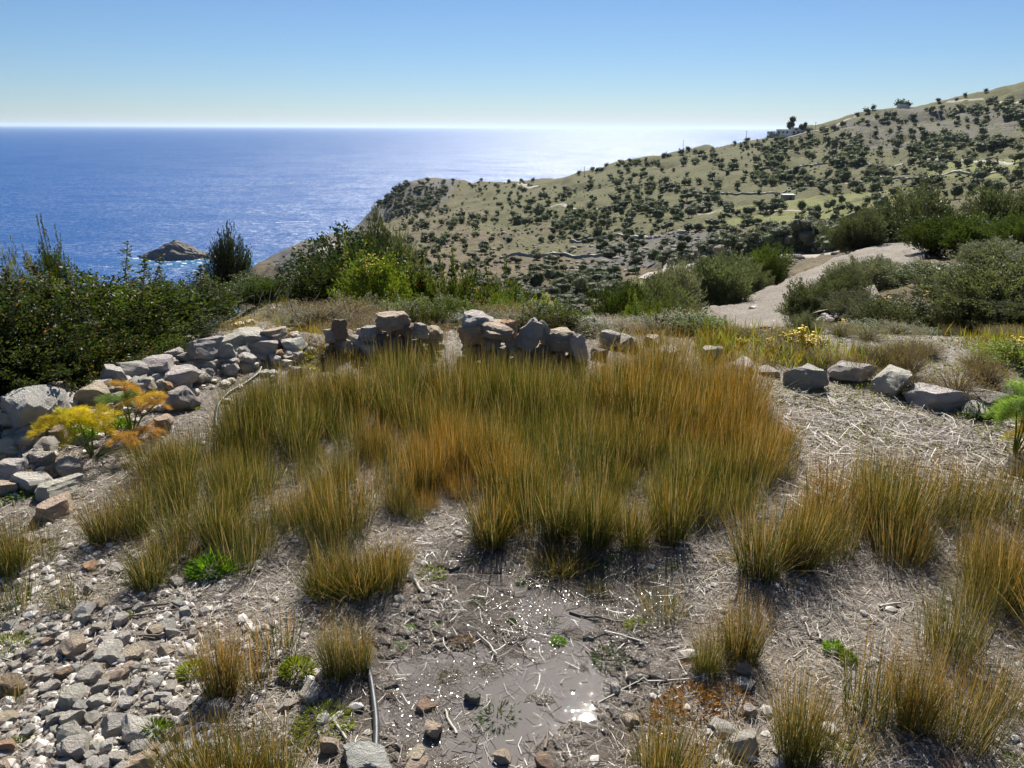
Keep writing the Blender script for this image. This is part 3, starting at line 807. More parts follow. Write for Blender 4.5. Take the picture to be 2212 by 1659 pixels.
Pp = P[:, :3] + np.c_[np.zeros(len(P)), np.zeros(len(P)), sz * .2]
me = merged('gravel', V0, F0, Pp, np.c_[sz * R.uniform(.8, 1.5, len(P)), sz, sz * R.uniform(.4, .8, len(P))], R.uniform(0, 6.28, len(P)), None)
b = NB_('gravel_stone'); nn_ = b.n('TexWhiteNoise'); nn_.noise_dimensions = '3D'
vs = b.n('VectorMath'); vs.operation = 'SNAP'; b.put(vs.inputs[0], b.pos()); vs.inputs[1].default_value = (.03, .03, .05)
b.t.links.new(vs.outputs[0], nn_.inputs[0])
M_GRAV = b.done(b.pbr(b.mix(nn_.outputs[0], (.34, .30, .25), (.68, .64, .58)), .9, None, .2))
me.materials.append(M_GRAV)
stuff('gravel', me, 'countless small stone chips strewn over the terrace floor', 'gravel')

u = R.uniform(820, 1460, 9000); v = R.uniform(1190, 1680, 9000)
P = pick(u, v); P = P[~np.isnan(P[:, 3])]; dd = wetf(P[:, 0], P[:, 1]); P = P[(dd < .5) & (fbm(P[:, 0] * 6, P[:, 1] * 6, oct=3, seed=71) > R.normal(.22, .08, len(P)))]
sz = R.gamma(2.0, .0032, len(P)) + .002
me = merged('mud_clods', V0, F0, P[:, :3] + np.c_[np.zeros((len(P), 2)), sz * .1], np.c_[sz * 1.6, sz * 1.2, sz * .7], R.uniform(0, 6.28, len(P)), None)
b = NB_('wet_mud'); M_MUD = b.done(b.pbr(b.mix(b.noise(50, 3, .6, b.pos()), (.08, .066, .052), (.17, .14, .11)), .10, b.bump(b.noise(190, 3, .6, b.pos()), .005, 1.0), .5))
me.materials.append(M_MUD)
stuff('mud_clods', me, 'wet clods and debris standing in the shallow water', 'mud')
u = R.uniform(840, 1440, 70000); v = R.uniform(1180, 1680, 70000); P = pick(u, v); P = P[~np.isnan(P[:, 3])]
dd = wetf(P[:, 0], P[:, 1]); P = P[(dd < .40) & (fbm(P[:, 0] * 4, P[:, 1] * 4, oct=3, seed=72) > R.normal(.10, .07, len(P)))]
m = len(P); Nn = np.c_[R.normal(0, .085, (m, 2)), np.ones(m)]; Nn /= np.linalg.norm(Nn, axis=1)[:, None]
a = R.uniform(0, 6.28, m); T1 = np.cross(Nn, np.c_[np.cos(a), np.sin(a), np.zeros(m)]); T1 /= np.linalg.norm(T1, axis=1)[:, None]; T2 = np.cross(Nn, T1)
sz = R.uniform(.0005, .0017, m)[:, None]; c0 = P[:, :3] + np.c_[np.zeros((m, 2)), np.maximum(-.0245 - P[:, 2], .001) + R.uniform(0, .004, m)]
V = np.stack([c0 - T1 * sz * 1.6, c0 - T2 * sz, c0 + T1 * sz * 1.6, c0 + T2 * sz, ], 1).reshape(-1, 3)
b = NB_('glint_facets'); M_GLINT = b.done(b.pbr((.13, .105, .08), .07, None, .5))  # glossy brown facets, added and tilted only to sparkle in the sun
stuff('glint_facets', mesh_np('glint_facets', V, np.arange(m * 4).reshape(m, 4), M_GLINT), 'tiny tilted facets added to catch sun glints on the mud', 'glint facets')

# ------------------------------------------------------------------ straw litter and sticks
def litter(num, ufun, ll, wd, lift=.012):
    u, v = ufun(num)
    P = pick(u, v); P = P[~np.isnan(P[:, 3])]; P = P[P[:, 3] < 8.5]
    m = len(P)
    L = R.uniform(*ll, m) * .5; w_ = R.uniform(*wd, m) * .5; a = R.uniform(0, 6.28, m); til = R.normal(0, .18, m)
    dx, dy = np.cos(a) * L, np.sin(a) * L
    c0 = P[:, :3] + np.c_[np.zeros(m), np.zeros(m), R.uniform(.002, lift, m)]
    A_ = c0 - np.c_[dx, dy, til * L]; B_ = c0 + np.c_[dx, dy, til * L]
    for q_ in (A_, B_): q_[:, 2] = np.maximum(q_[:, 2], hgt(q_[:, 0], q_[:, 1]) + .001)
    sd_ = np.c_[-np.sin(a), np.cos(a), R.normal(0, .5, m)] * w_[:, None]
    mid = (A_ + B_) / 2 + np.c_[-np.sin(a), np.cos(a), np.zeros(m)] * (R.normal(0, .12, m) * L)[:, None] + np.c_[0 * a, 0 * a, np.abs(til) * .2 * L]
    V = np.stack([A_ - sd_, A_ + sd_, mid - sd_, mid + sd_, B_ - sd_, B_ + sd_], 1).reshape(-1, 3)
    base = np.arange(m)[:, None] * 6
    Fc = np.concatenate([base + np.array([[0, 2, 3, 1]]), base + np.array([[2, 4, 5, 3]])])
    return V, Fc, m
def lit_all(num):
    # even over the ground, denser where the litter lies thick
    x = R.uniform(-5.6, 5.8, num * 4); y = R.uniform(1.0, 6.8, num * 4)
    P = np.c_[x, y, np.zeros(len(x))]
    u, v = project(P)
    d = wetf(x, y)
    k = (u > -500) & (u < 2800) & (v < 1720)
    k &= R.random(len(x)) < np.where(d < .28, .6, 1) * np.where((u < 430) & (v > 1300), .45, 1) * (.45 + .55 * (v > 900))
    return u[k][:num], v[k][:num]
V, Fc, m = litter(135000, lit_all, (.015, .08), (.0008, .0022))
me = mesh_np('straw_litter', V, Fc, M_STRAW, False, {'tint': np.repeat(R.random(m)**1.8, 6), 'wet': sm(.5, .3, wetf(V[:, 0], V[:, 1]))})
stuff('straw_litter', me, 'mat of dry broken rush stems covering the damp ground', 'straw litter')
def lit_right(num):
    pts_u = R.uniform(1690, 2260, num * 2); pts_v = R.uniform(850, 1100, num * 2)
    k = (pts_v > 850 + (pts_u - 1700) * .05)
    return pts_u[k][:num], pts_v[k][:num]
V, Fc, m = litter(2600, lit_right, (.05, .18), (.0015, .0042), .03)
me = mesh_np('cut_reeds', V, Fc, M_STRAW, False, {'tint': np.repeat(.25 + .7 * R.random(m), 6)})
stuff('cut_reeds', me, 'bleached broken reed stalks strewn below the right boulders', 'reed stalks')

def tube(path, radii, sides=6, closed_tip=True):
    P = np.asarray(path, float); n_ = len(P)
    radii = np.broadcast_to(radii, (n_,))
    T = np.gradient(P, axis=0); T /= np.linalg.norm(T, axis=1)[:, None] + 1e-12
    ref = np.where(np.abs(T[:, 2:3]) > .9, [[1., 0, 0]], [[0, 0, 1.]])
    A_ = np.cross(T, ref); A_ /= np.linalg.norm(A_, axis=1)[:, None]
    B_ = np.cross(T, A_)
    an = np.linspace(0, 2 * np.pi, sides, endpoint=False)
    V = P[:, None] + radii[:, None, None] * (A_[:, None] * np.cos(an)[None, :, None] + B_[:, None] * np.sin(an)[None, :, None])
    i = np.arange(n_ - 1)[:, None] * sides; j = np.arange(sides)[None]; j2 = (j + 1) % sides
    Fc = np.stack([i + j, i + j2, i + sides + j2, i + sides + j], -1).reshape(-1, 4)
    return V.reshape(-1, 3), Fc
def join(parts):
    Vs, Fs, o = [], [], 0
    for V, Fc in parts:
        Vs.append(V); Fs.append(Fc + o); o += len(V)
    return np.concatenate(Vs), np.concatenate(Fs)
def stick(u, v, lpx, ang, dia, label, mat=M_STICK, group=None, name='stick'):
    p_ = pick(u, v)
    sl = math.hypot(p_[3], CAMZ - p_[2]); L = lpx / F * sl
    t = np.linspace(-.5, .5, 7)
    x = t * L * math.cos(ang); y = t * L * math.sin(ang)
    wob = R.normal(0, .035 * L, (7, 2)).cumsum(0) * .7; dia = dia * .72
    x, y = x + wob[:, 0], y + wob[:, 1]
    z = np.maximum(hgt(p_[0] + x, p_[1] + y) - p_[2], -.01) + dia * .6 + .004
    V, Fc = tube(np.c_[x, y, z], dia / 2 * np.linspace(1, .7, 7), 6)
    return tag(link(name, mesh_np(name, V, Fc, mat, True), None, tuple(p_[:3])), label, 'stick', group)
for a in ((905, 1272, 60, 2.0, .02, 'short pale stick standing out of litter left of the puddle'), (1050, 1395, 80, 2.2, .012, 'thin tan stick crossing the mud near its middle'),
          (1215, 1290, 70, -.9, .014, 'dark twig lying in the upper puddle'), (1290, 1335, 110, -.35, .014, 'dark branch along the lower rim of the upper puddle'), (1360, 1385, 110, -.5, .012, 'long twig running right from the puddle'),
          (1330, 1500, 100, .5, .01, 'forked dry twig right of the sparkling mud'), (1480, 1465, 150, .08, .010, 'long pale stick lying above the reddish moss patch'), (1285, 1440, 90, -1.2, .01, 'dark stick at the right rim of the mud'),
          (975, 1640 - 80, 70, 1.9, .014, 'wet stick beside the tan rock'), (1180, 1600, 60, 1.4, .014, 'dark stub stuck in mud at the bottom'), (330, 1375, 140, .25, .014, 'grey branch lying above the rubble between rush clumps'),
          (335, 1310, 110, .35, .016, 'grey curved branch right of the small rush tuft'), (345, 1330, 130, .18, .01, 'thin dark branch under the grey curved branch'), (1743, 1362, 40, 1.5, .012, 'left one of the two white upright stubs in litter'),
          (1768, 1370, 44, 1.35, .012, 'right one of the two white upright stubs in litter'), (1730, 1415, 50, .6, .01, 'white stick below the two upright stubs'), (1920, 1312, 46, .3, .016, 'short white log on open litter at right'),
          (2175, 1130, 70, 2.1, .012, 'white stick at the far right edge of the litter'), (735, 1585, 60, -1.0, .014, 'pale cut stalk in the yellow green weed'), (440, 1510, 90, 1.0, .008, 'thin stalk leaning at the foot of the orange rush clump'),
          (90, 962, 150, .02, .012, 'long bleached stick lying across the left wall'), (60, 975, 110, -.35, .012, 'second bleached stick sloping over the left wall'), (2150, 1010, 120, -.5, .014, 'long reed stalk on the ground below the right boulders')):
    stick(*a[:5], a[5], mat=M_WOOD if 'dark' in a[5] or 'grey' in a[5] else M_STICK)
for i in range(70):
    u = random.uniform(1700, 2230); v = random.uniform(870, 1080)
    stick(u, v, random.uniform(25, 90), random.uniform(-.9, .5), random.uniform(.006, .012), 'bleached reed stalk lying in the litter below the right boulders', group='bleached reed stalks at right')
for i in range(60):
    u = random.uniform(600, 2200); v = random.uniform(1200, 1650)
    stick(u, v, random.uniform(20, 60), random.uniform(0, 3.1), random.uniform(.0025, .005), 'short dry stalk lying on the damp litter of the lower ground', group='short dry stalks on the lower ground', mat=random.choice((M_STICK, M_WOOD)))

# ------------------------------------------------------------------ hose
hp = [(500, 748), (530, 742), (556, 756), (568, 782), (562, 808), (530, 832), (495, 850), (470, 880), (466, 920), (476, 955), (492, 1000), (520, 1080), (600, 1200), (720, 1330), (785, 1420), (797, 1450), (806, 1500), (814, 1570), (812, 1640), (808, 1700), (800, 1800)]
P = np.array([pick(u, v) for u, v in hp])[:, :3]
Q = resample(P[:, :2], .03)
z = hgt(Q[:, 0], Q[:, 1])
hv = project(np.c_[Q, z])[1]; z = z - .035 * sm(985, 1010, hv) * sm(1436, 1420, hv)
for _ in range(6): z[1:-1] = np.maximum(z[1:-1], (z[:-2] + z[2:]) / 2)
V, Fc = tube(np.c_[Q, z + .011], .0105, 10)
tag(link('hose', mesh_np('hose', V, Fc, M_HOSE, True)), 'black plastic irrigation hose running from the left wall through the rushes to the bottom edge', 'hose')

# ------------------------------------------------------------------ rushes
def rush_mesh(seed, nb, rb, spread, hmax, wid=.0011, lean=0.0):
    rg = np.random.default_rng(seed)
    a = rg.uniform(0, 6.283, nb); rr_ = rb * np.sqrt(rg.random(nb))
    bx, by = rr_ * np.cos(a), rr_ * np.sin(a)
    Hb = hmax * rg.beta(4, 1.8, nb)
    a2 = a + rg.normal(0, .5, nb)
    out = spread * (rr_ / rb) * rg.uniform(.3, 1.2, nb) + rg.normal(0, .015, nb)
    bend = rg.normal(0, .4, nb)
    br_ = rg.random(nb) < .10
    out = np.where(br_, out * 2.6 + rg.normal(0, .05, nb), out); Hb = np.where(br_, Hb * rg.uniform(.4, .8, nb), Hb)
    dx, dy = np.cos(a2) * out + lean * Hb, np.sin(a2) * out
    t = np.array([0, .35, .7, 1.0])
    P = np.stack([bx[:, None] + dx[:, None] * (t + bend[:, None] * t * (t - .3))[:], by[:, None] + dy[:, None] * (t**1.25), Hb[:, None] * (t - (rg.random(nb) ** 3 * .45)[:, None] * t ** 3)], -1)
    wv = rg.uniform(0, 3.14, nb)
    W_ = np.stack([np.cos(wv), np.sin(wv), 0 * wv], -1) * wid
    wt = np.array([.5, .55, .42, .12])[None, :, None] * rg.uniform(.7, 1.3, (nb, 1, 1)) * 1.0
    V = np.stack([P - W_[:, None] * wt, P + W_[:, None] * wt], 2).reshape(nb, 8, 3)
    base = np.arange(nb)[:, None] * 8
    Fc = np.concatenate([base + np.array([[0, 1, 3, 2]]), base + np.array([[2, 3, 5, 4]]), base + np.array([[4, 5, 7, 6]])])
    al = np.tile(np.repeat(t, 2), nb)
    return mesh_np('rush_clump', V.reshape(-1, 3), Fc, M_RUSH, False, {'along': al, 'tint': np.repeat(rg.random(nb), 8), 'tint2': np.repeat(rg.random(nb), 8)})
DENSE = [rush_mesh(i, 520, .11, .08, .36) for i in range(8)]
THIN = [rush_mesh(20 + i, 300, .10, .09, .34, .0013) for i in range(6)]
TUSK = [rush_mesh(40 + i, 760, .075, .13, .38, .0014) for i in range(6)]
SPARSE = [rush_mesh(60 + i, 120, .06, .05, .36, .0017) for i in range(4)]
LOWT = [rush_mesh(80 + i, 300, .09, .10, .14, .0018) for i in range(3)]
def rush(u, v, pool, hpx, o_, label, group=None, wscale=None, brown=0.0):
    p_ = pick(u, v)
    if np.isnan(p_[3]): return
    sl = math.hypot(p_[3], CAMZ - p_[2])
    s = hpx / F * sl / (.36 if pool is not LOWT else .14) / .95
    ws = s if wscale is None else wscale
    o = link('rush_clump', random.choice(pool), None, (p_[0], p_[1], p_[2] - .01), (0, 0, random.uniform(0, 6.28)), (ws, ws, s), (o_, brown, 0))
    o.rotation_euler = (random.uniform(-.06, .06), random.uniform(-.06, .06), random.uniform(0, 6.28))
    tag(o, label, 'rush clump', group)
    return o
def poly_sample(poly, spacing, jitter=.35):
    """roughly even spacing on the ground inside a pixel polygon"""
    c_ = np.array([pick(a, bb)[:2] for a, bb in poly])
    x0, y0 = c_.min(0); x1, y1 = c_.max(0)
    pts = []
    for i, yy in enumerate(np.arange(y0, y1, spacing * .87)):
        for xx in np.arange(x0 + (i % 2) * spacing / 2, x1, spacing):
            x_, y_ = xx + random.gauss(0, spacing * jitter), yy + random.gauss(0, spacing * jitter)
            if inpoly(np.array(x_), np.array(y_), c_): pts.append((x_, y_))
    return pts
P1 = [(480, 925), (560, 872), (820, 850), (880, 815), (1000, 850), (1280, 855), (1380, 830), (1560, 850), (1720, 965), (1690, 1030), (1560, 1150), (1320, 1185), (1180, 1150), (1080, 1170), (900, 1130), (800, 1175), (640, 1175), (500, 1130), (540, 1040), (500, 990)]
gaps = [flatpt(*g_) for g_ in ((690, 960), (730, 990), (860, 965), (640, 925), (1200, 940), (600, 1090), (830, 1060), (1000, 1110))]
ORG = [(960, 960, 110, .55), (1280, 850, 90, .45), (1560, 900, 110, .5), (1020, 1080, 130, .5), (720, 1110, 110, .35), (1500, 850, 90, .4), (1660, 920, 60, .6), (1010, 1040, 90, .6), (800, 900, 80, .3), (1420, 950, 80, .25), (1780, 1080, 120, .55), (2000, 1060, 80, .3)]
ORG = [(a_, b_, c_, d_ * .75) for a_, b_, c_, d_ in ORG]
GRN = [(1150, 880, 120, .5), (500, 900, 80, .5), (620, 900, 90, .3), (880, 800, 80, .3), (1400, 1090, 130, .3), (1180, 1120, 80, .4), (1500, 1080, 70, .3), (700, 980, 90, .3), (450, 1100, 120, .35), (1640, 1170, 70, .3), (1090, 870, 70, .3)]
def orange_at(x_, y_):
    u_, v_ = project(np.array([[x_, y_, .15]])); u_, v_ = u_[0], v_[0]
    o_ = .24
    for a, bb, rr_, k_ in ORG: o_ += k_ * math.exp(-((u_ - a) / rr_)**2 - ((v_ - bb) / rr_ * 1.2)**2)
    for a, bb, rr_, k_ in GRN: o_ -= k_ * math.exp(-((u_ - a) / rr_)**2 - ((v_ - bb) / rr_ * 1.2)**2)
    return float(np.clip(o_ + random.gauss(0, .15) - .20, -.3, .66)), u_, v_
nr = 0
for x_, y_ in poly_sample(P1, .16):
    if min(math.hypot(x_ - g_[0], (y_ - g_[1]) * .8) for g_ in gaps) < .10: continue
    o_, u_, v_ = orange_at(x_, y_)
    sl = math.hypot(y_, 1.7)
    thin = u_ < 700 and v_ > 930
    hp_ = (.26 if thin else .315) * random.choice((.5, .7, .85, 1.0, 1.08, 1.25)) * random.uniform(.92, 1.08) / sl * F * .93
    if v_ < 860: hp_ *= 1.18
    if 1330 < u_ < 1620 and v_ < 900: hp_ *= 1.22
    tone = 'orange tinged' if o_ > .5 else 'dark green' if o_ < .2 else 'olive and amber'
    uu_, vv_ = project(np.array([[x_, y_, hgt(x_, y_)]]))
    side = 'far left' if u_ < 640 else 'left' if u_ < 860 else 'middle' if u_ < 1150 else 'right' if u_ < 1420 else 'far right'
    row = 'back' if vv_[0] < 900 else 'front' if vv_[0] > 1060 else 'centre'
    rush(uu_[0], vv_[0], THIN if thin and random.random() < .6 else DENSE, hp_, o_, '%s rush clump, %s row, %s part of the rush bed' % (tone, row, side), '%s rush clumps, %s row, %s' % (tone, row, side))
    nr += 1
for poly, sp, pool, hm, br, lb, gp in (
    ([(330, 985), (480, 1000), (560, 1110), (640, 1190), (560, 1240), (430, 1235), (300, 1190), (270, 1060)], .155, THIN + TUSK[:2], .25, 0, 'thin greenish rush tuft on the open ground left of the rush bed', 'thin rush tufts left of the bed'),
    ([(1600, 1150), (1700, 1110), (1850, 1060), (2060, 1090), (2230, 1090), (2230, 1130), (2050, 1150), (1830, 1190), (1700, 1230)], .20, DENSE, .33, 0, 'amber and green rush clump in the band right of the rush bed', 'rush clumps in the right band'),
    ([(1850, 1210), (2250, 1140), (2250, 1360), (2100, 1340), (1950, 1270)], .23, THIN, .26, .35, 'sparse brownish rush tuft on the far right ground', 'sparse brown rush tufts at far right'),
    ([(1940, 1400), (2250, 1380), (2250, 1640), (2060, 1640)], .22, THIN, .27, .3, 'thin brownish rush tuft in the lower right corner', 'thin rush tufts in the lower right corner'),
    ([(600, 1250), (860, 1200), (880, 1260), (760, 1300), (620, 1290)], .15, THIN, .22, 0, 'short yellow green rush tuft above the bare litter left of the mud', 'short rush tufts left of the mud')):
    for x_, y_ in poly_sample(poly, sp):
        o_, u_, v_ = orange_at(x_, y_)
        sl = math.hypot(y_, 1.7)
        uu_, vv_ = project(np.array([[x_, y_, hgt(x_, y_)]]))
        rush(uu_[0], vv_[0], pool, hm * random.uniform(.8, 1.2) / sl * F, o_, lb, gp, brown=br * random.random())
        nr += 1
for u, v, pool, hpx, o_, wsc, lb in (
    (227, 1168, TUSK, 108, .25, .75, 'yellow green rush clump standing alone below the pale wall stones'),
    (324, 1268, TUSK, 112, .0, .75, 'dark green rush clump left of the bright green weed'),
    (380, 1215, THIN, 90, .2, 1.0, 'thin rush tuft just above the bright green weed'),
    (135, 1312, SPARSE, 95, .05, .8, 'sparse dark rush tuft standing in stones at left'),
    (182, 1312, SPARSE, 40, .05, .9, 'short splayed rush tuft right of the sparse dark tuft'),
    (25, 1316, SPARSE, 85, .05, 1.3, 'sparse green rush tuft at the left edge above the rubble'),
    (20, 1235, TUSK, 130, .2, .8, 'tall green rush clump at the left edge'),
    (80, 1205, THIN, 90, .2, .8, 'thin rush tuft beside the tall clump at the left edge'),
    (479, 1500, TUSK, 180, .5, .62, 'tall orange flecked rush clump behind the cube shaped stone'),
    (540, 1480, SPARSE, 170, .6, 1.0, 'sparse orange stems right of the tall orange flecked clump'),
    (727, 1462, TUSK, 165, .15, .50, 'narrow upright green rush clump left of the hose'),
    (778, 1446, TUSK, 120, .25, .45, 'small dark rush clump where the hose comes out'),
    (600, 1400, SPARSE, 110, .3, 1.2, 'sparse stems between the two tall lower left clumps'),
    (420, 1700, TUSK, 150, .15, .8, 'left part of the low rush clump cut by the bottom edge'),
    (505, 1715, TUSK, 175, .2, .85, 'middle of the low rush clump cut by the bottom edge'),
    (590, 1705, TUSK, 160, .2, .8, 'right part of the low rush clump cut by the bottom edge'),
    (1060, 1172, TUSK, 150, .25, .9, 'splayed rush clump at the front of the bed above the puddle'),
    (1205, 1160, TUSK, 160, .1, .8, 'dark green rush clump right of the splayed one above the puddle'),
    (1283, 1180, TUSK, 175, .1, .75, 'tall green rush clump at the front of the bed right of the puddle'),
    (842, 1238, TUSK, 88, .3, .8, 'dense yellow green rush clump at the upper left of the mud'),
    (775, 1278, TUSK, 100, .25, 1.0, 'broad rush clump below the yellow green one left of the mud'),
    (700, 1285, TUSK, 90, .15, .8, 'broad low rush clump left end of the row above the litter'),
    (1200, 1228, LOWT, 62, .25, 1.1, 'low cushion of green and reddish rush at the top of the puddle'),
    (1240, 1222, LOWT, 50, .3, .9, 'second low rush cushion beside the first above the puddle'),
    (1287, 1282, LOWT, 42, .1, .4, 'tiny rush tuft standing in the upper puddle'),
    (1435, 1328, THIN, 92, .15, .8, 'thin green rush tuft right of the upper puddle'),
    (1370, 1180, TUSK, 130, .2, .75, 'rush clump at the right front of the bed'),
    (1450, 1166, TUSK, 170, .2, .85, 'big green rush clump at the right front corner of the bed'),
    (1640, 1240, TUSK, 190, .25, 1.0, 'large bluish based rush clump leaning right of centre'),
    (1720, 1225, TUSK, 170, .3, .8, 'orange flecked rush clump right beside the large leaning one'),
    (1600, 1425, TUSK, 170, .35, .65, 'bent rush clump with orange tips above the shaded grey stone'),
    (1527, 1452, TUSK, 95, .1, .5, 'small dark rush clump left of the bent orange tipped one'),
    (1560, 1410, THIN, 120, .35, .8, 'thin tuft behind the bent orange tipped clump'),
    (1870, 1545, SPARSE, 210, .25, 1.1, 'left one of the tall open rush tufts at lower right'),
    (1915, 1560, THIN, 220, .3, .7, 'tall open rush tuft with bare stems at lower right'),
    (1975, 1568, TUSK, 205, .4, .62, 'tall amber rush clump at lower right'),
    (2080, 1590, THIN, 190, .35, .9, 'broad thin rush clump near the right edge low down'),
    (1722, 1640, TUSK, 230, .3, .70, 'tall dense rush clump above the white stone at the bottom right'),
    (1810, 1640, THIN, 150, .3, .8, 'sprawling thin rush tuft right of the tall dense one'),
    (1430, 1710, TUSK, 190, .3, .85, 'left part of the rush clump at the bottom edge right of the mud'),
    (1520, 1710, THIN, 190, .3, .9, 'right part of the rush clump at the bottom edge right of the mud'),
    (2190, 1300, THIN, 190, .5, .9, 'orange tipped rush tuft at the right edge'),
    (10, 1520, SPARSE, 60, .3, .8, 'few stems at the left edge beside the brownish rock')):
    rush(u, v, pool, hpx, o_, lb, wscale=wsc)
for u, v in ((2300, 1100), (2420, 1140), (2330, 1250), (2500, 1080), (2290, 1400), (2420, 1330), (2600, 1160), (2330, 1560)):
    rush(u, v, TUSK, 190, .3, 'rush clump standing past the right edge of the damp ground', 'rush clumps past the right edge')
for i, (u, v) in enumerate(((2290, 880), (2400, 905), (2520, 930), (2640, 945))):
    put_stone('boulder', u, v, 95, 55, ('pale', 'grey', 'white', 'pale')[i], label='pale boulder continuing the right hand row past the picture edge', cat='boulder', group='boulders past the right edge', pool=BIG)
print('rush clumps', len([o for o in bpy.data.objects if o.name.startswith('rush_clump')]))

# ------------------------------------------------------------------ shrubs
def leafquads(Pc, D, L, W_, rg, curl=.25):
    """diamond leaves at Pc pointing along D"""
    m = len(Pc)
    D = D / (np.linalg.norm(D, axis=1)[:, None] + 1e-9)
    rnd_ = rg.normal(size=(m, 3)); Sd = np.cross(D, rnd_); Sd /= np.linalg.norm(Sd, axis=1)[:, None] + 1e-9
    Nn = np.cross(D, Sd)
    l = (L * rg.uniform(.65, 1.25, m))[:, None]; w_ = (W_ * rg.uniform(.7, 1.2, m))[:, None]
    a = Pc; c_ = Pc + D * l; mid = Pc + D * l * .5 + Nn * l * curl * .3
    V = np.stack([a, mid - Sd * w_ * .5 , c_, mid + Sd * w_ * .5], 1).reshape(-1, 3)
    return V, np.arange(m * 4).reshape(m, 4)
def shrub_meshes(seed, nshoot=220, lps=55, leaf=(.03, .018), shape=(.55, .55, 1.0), jitter=.04, mat=None, spires=0, inner=.45, sick=.05, lift=.35, stems=16, lump=.22, twist=.5):
    rg = np.random.default_rng(seed)
    # shoots end on a lumpy crown
    th = rg.uniform(0, 6.283, nshoot); cz_ = rg.uniform(-.25, 1, nshoot)
    sr_ = np.sqrt(np.clip(1 - cz_**2, 0, 1))
    Dn = np.c_[sr_ * np.cos(th), sr_ * np.sin(th), cz_]
    lumpf = 1 + lump * fbm(Dn[:, 0] * 2.3 + seed, Dn[:, 1] * 2.3, Dn[:, 2] * 2.3, oct=3, seed=seed) * 1.8 + rg.normal(0, .06, nshoot)
    zc = .46
    tip = np.c_[Dn[:, 0] * shape[0], Dn[:, 1] * shape[1], zc + Dn[:, 2] * (shape[2] - zc)] * np.c_[lumpf, lumpf, lumpf * .5 + .5]
    tip[:, 2] = np.maximum(tip[:, 2], .04)
    basep = np.c_[rg.normal(0, .07, nshoot), rg.normal(0, .07, nshoot), np.zeros(nshoot)]
    t = inner + (1 - inner) * rg.random((nshoot, lps))**.75
    ctrl = basep * .4 + tip * np.array([.55, .55, 1]) * .55 + np.array([0, 0, -.05])
    def bez(t): return basep[:, None] * ((1 - t)**2)[..., None] + ctrl[:, None] * (2 * t * (1 - t))[..., None] + tip[:, None] * (t**2)[..., None]
    P = bez(t); Dd = bez(np.minimum(t + .05, 1.05)) - P
    P = P + rg.normal(0, jitter, P.shape) * (1.15 - t)[..., None] * 1.6 + rg.normal(0, jitter * .35, P.shape)
    Dd = Dd / (np.linalg.norm(Dd, axis=-1, keepdims=True) + 1e-9) + rg.normal(0, twist, P.shape) + np.array([0, 0, lift * .5])
    P = P.reshape(-1, 3); Dd = Dd.reshape(-1, 3)
    tn = np.clip(.5 + .5 * fbm(P[:, 0] * 5 + seed, P[:, 1] * 5, P[:, 2] * 5, oct=2, seed=seed + 3) + rg.normal(0, .22, len(P)), 0, 1)
    sk = (rg.random(len(P)) < sick).astype(float) * rg.uniform(.4, 1, len(P))
    stemparts = []
    for s in range(spires):
        bx, by = rg.uniform(-.4, .4) * shape[0] * 1.6, rg.uniform(-.4, .4) * shape[1] * 1.6
        h0 = .8 * shape[2]; h1 = rg.uniform(1.15, 1.42)
        m = 150
        tt = rg.random(m)
        ln = rg.normal(0, .05, 2)
        pz_ = h0 + (h1 - h0) * tt
        Ps = np.c_[bx + ln[0] * tt, by + ln[1] * tt, pz_] + rg.normal(0, .018, (m, 3)) * (1.3 - tt)[:, None]
        Ds = np.c_[rg.normal(0, 1, (m, 2)), np.abs(rg.normal(.5, .5, m))]
        P = np.r_[P, Ps]; Dd = np.r_[Dd, Ds]; tn = np.r_[tn, rg.uniform(.3, 1, m)]; sk = np.r_[sk, (rg.random(m) < .15) * .7]
        stemparts.append(tube(np.array([[bx * .6, by * .6, .3], [bx, by, h0], [bx + ln[0], by + ln[1], h1]]), np.array([.006, .004, .002]), 4))
    zs = 1.0 / np.percentile(P[:nshoot * lps, 2], 98.5); P[:nshoot * lps, 2] *= zs
    V, Fc = leafquads(P, Dd, leaf[0], leaf[1], rg)
    fol = mesh_np('foliage', V, Fc, mat or M_LEAF, False, {'tint': np.repeat(tn, 4), 'sick': np.repeat(sk, 4)})
    idx = rg.choice(nshoot, stems, replace=False)
    tt = np.linspace(0, .92, 7)
    for i in idx:
        q_ = basep[i] * ((1 - tt)**2)[:, None] + ctrl[i] * (2 * tt * (1 - tt))[:, None] + tip[i] * (tt**2)[:, None]
        stemparts.append(tube(q_, np.linspace(.013, .003, 7), 5))
    V, Fc = join(stemparts)
    st = mesh_np('stem', V, Fc, M_WOOD, True)
    return fol, st
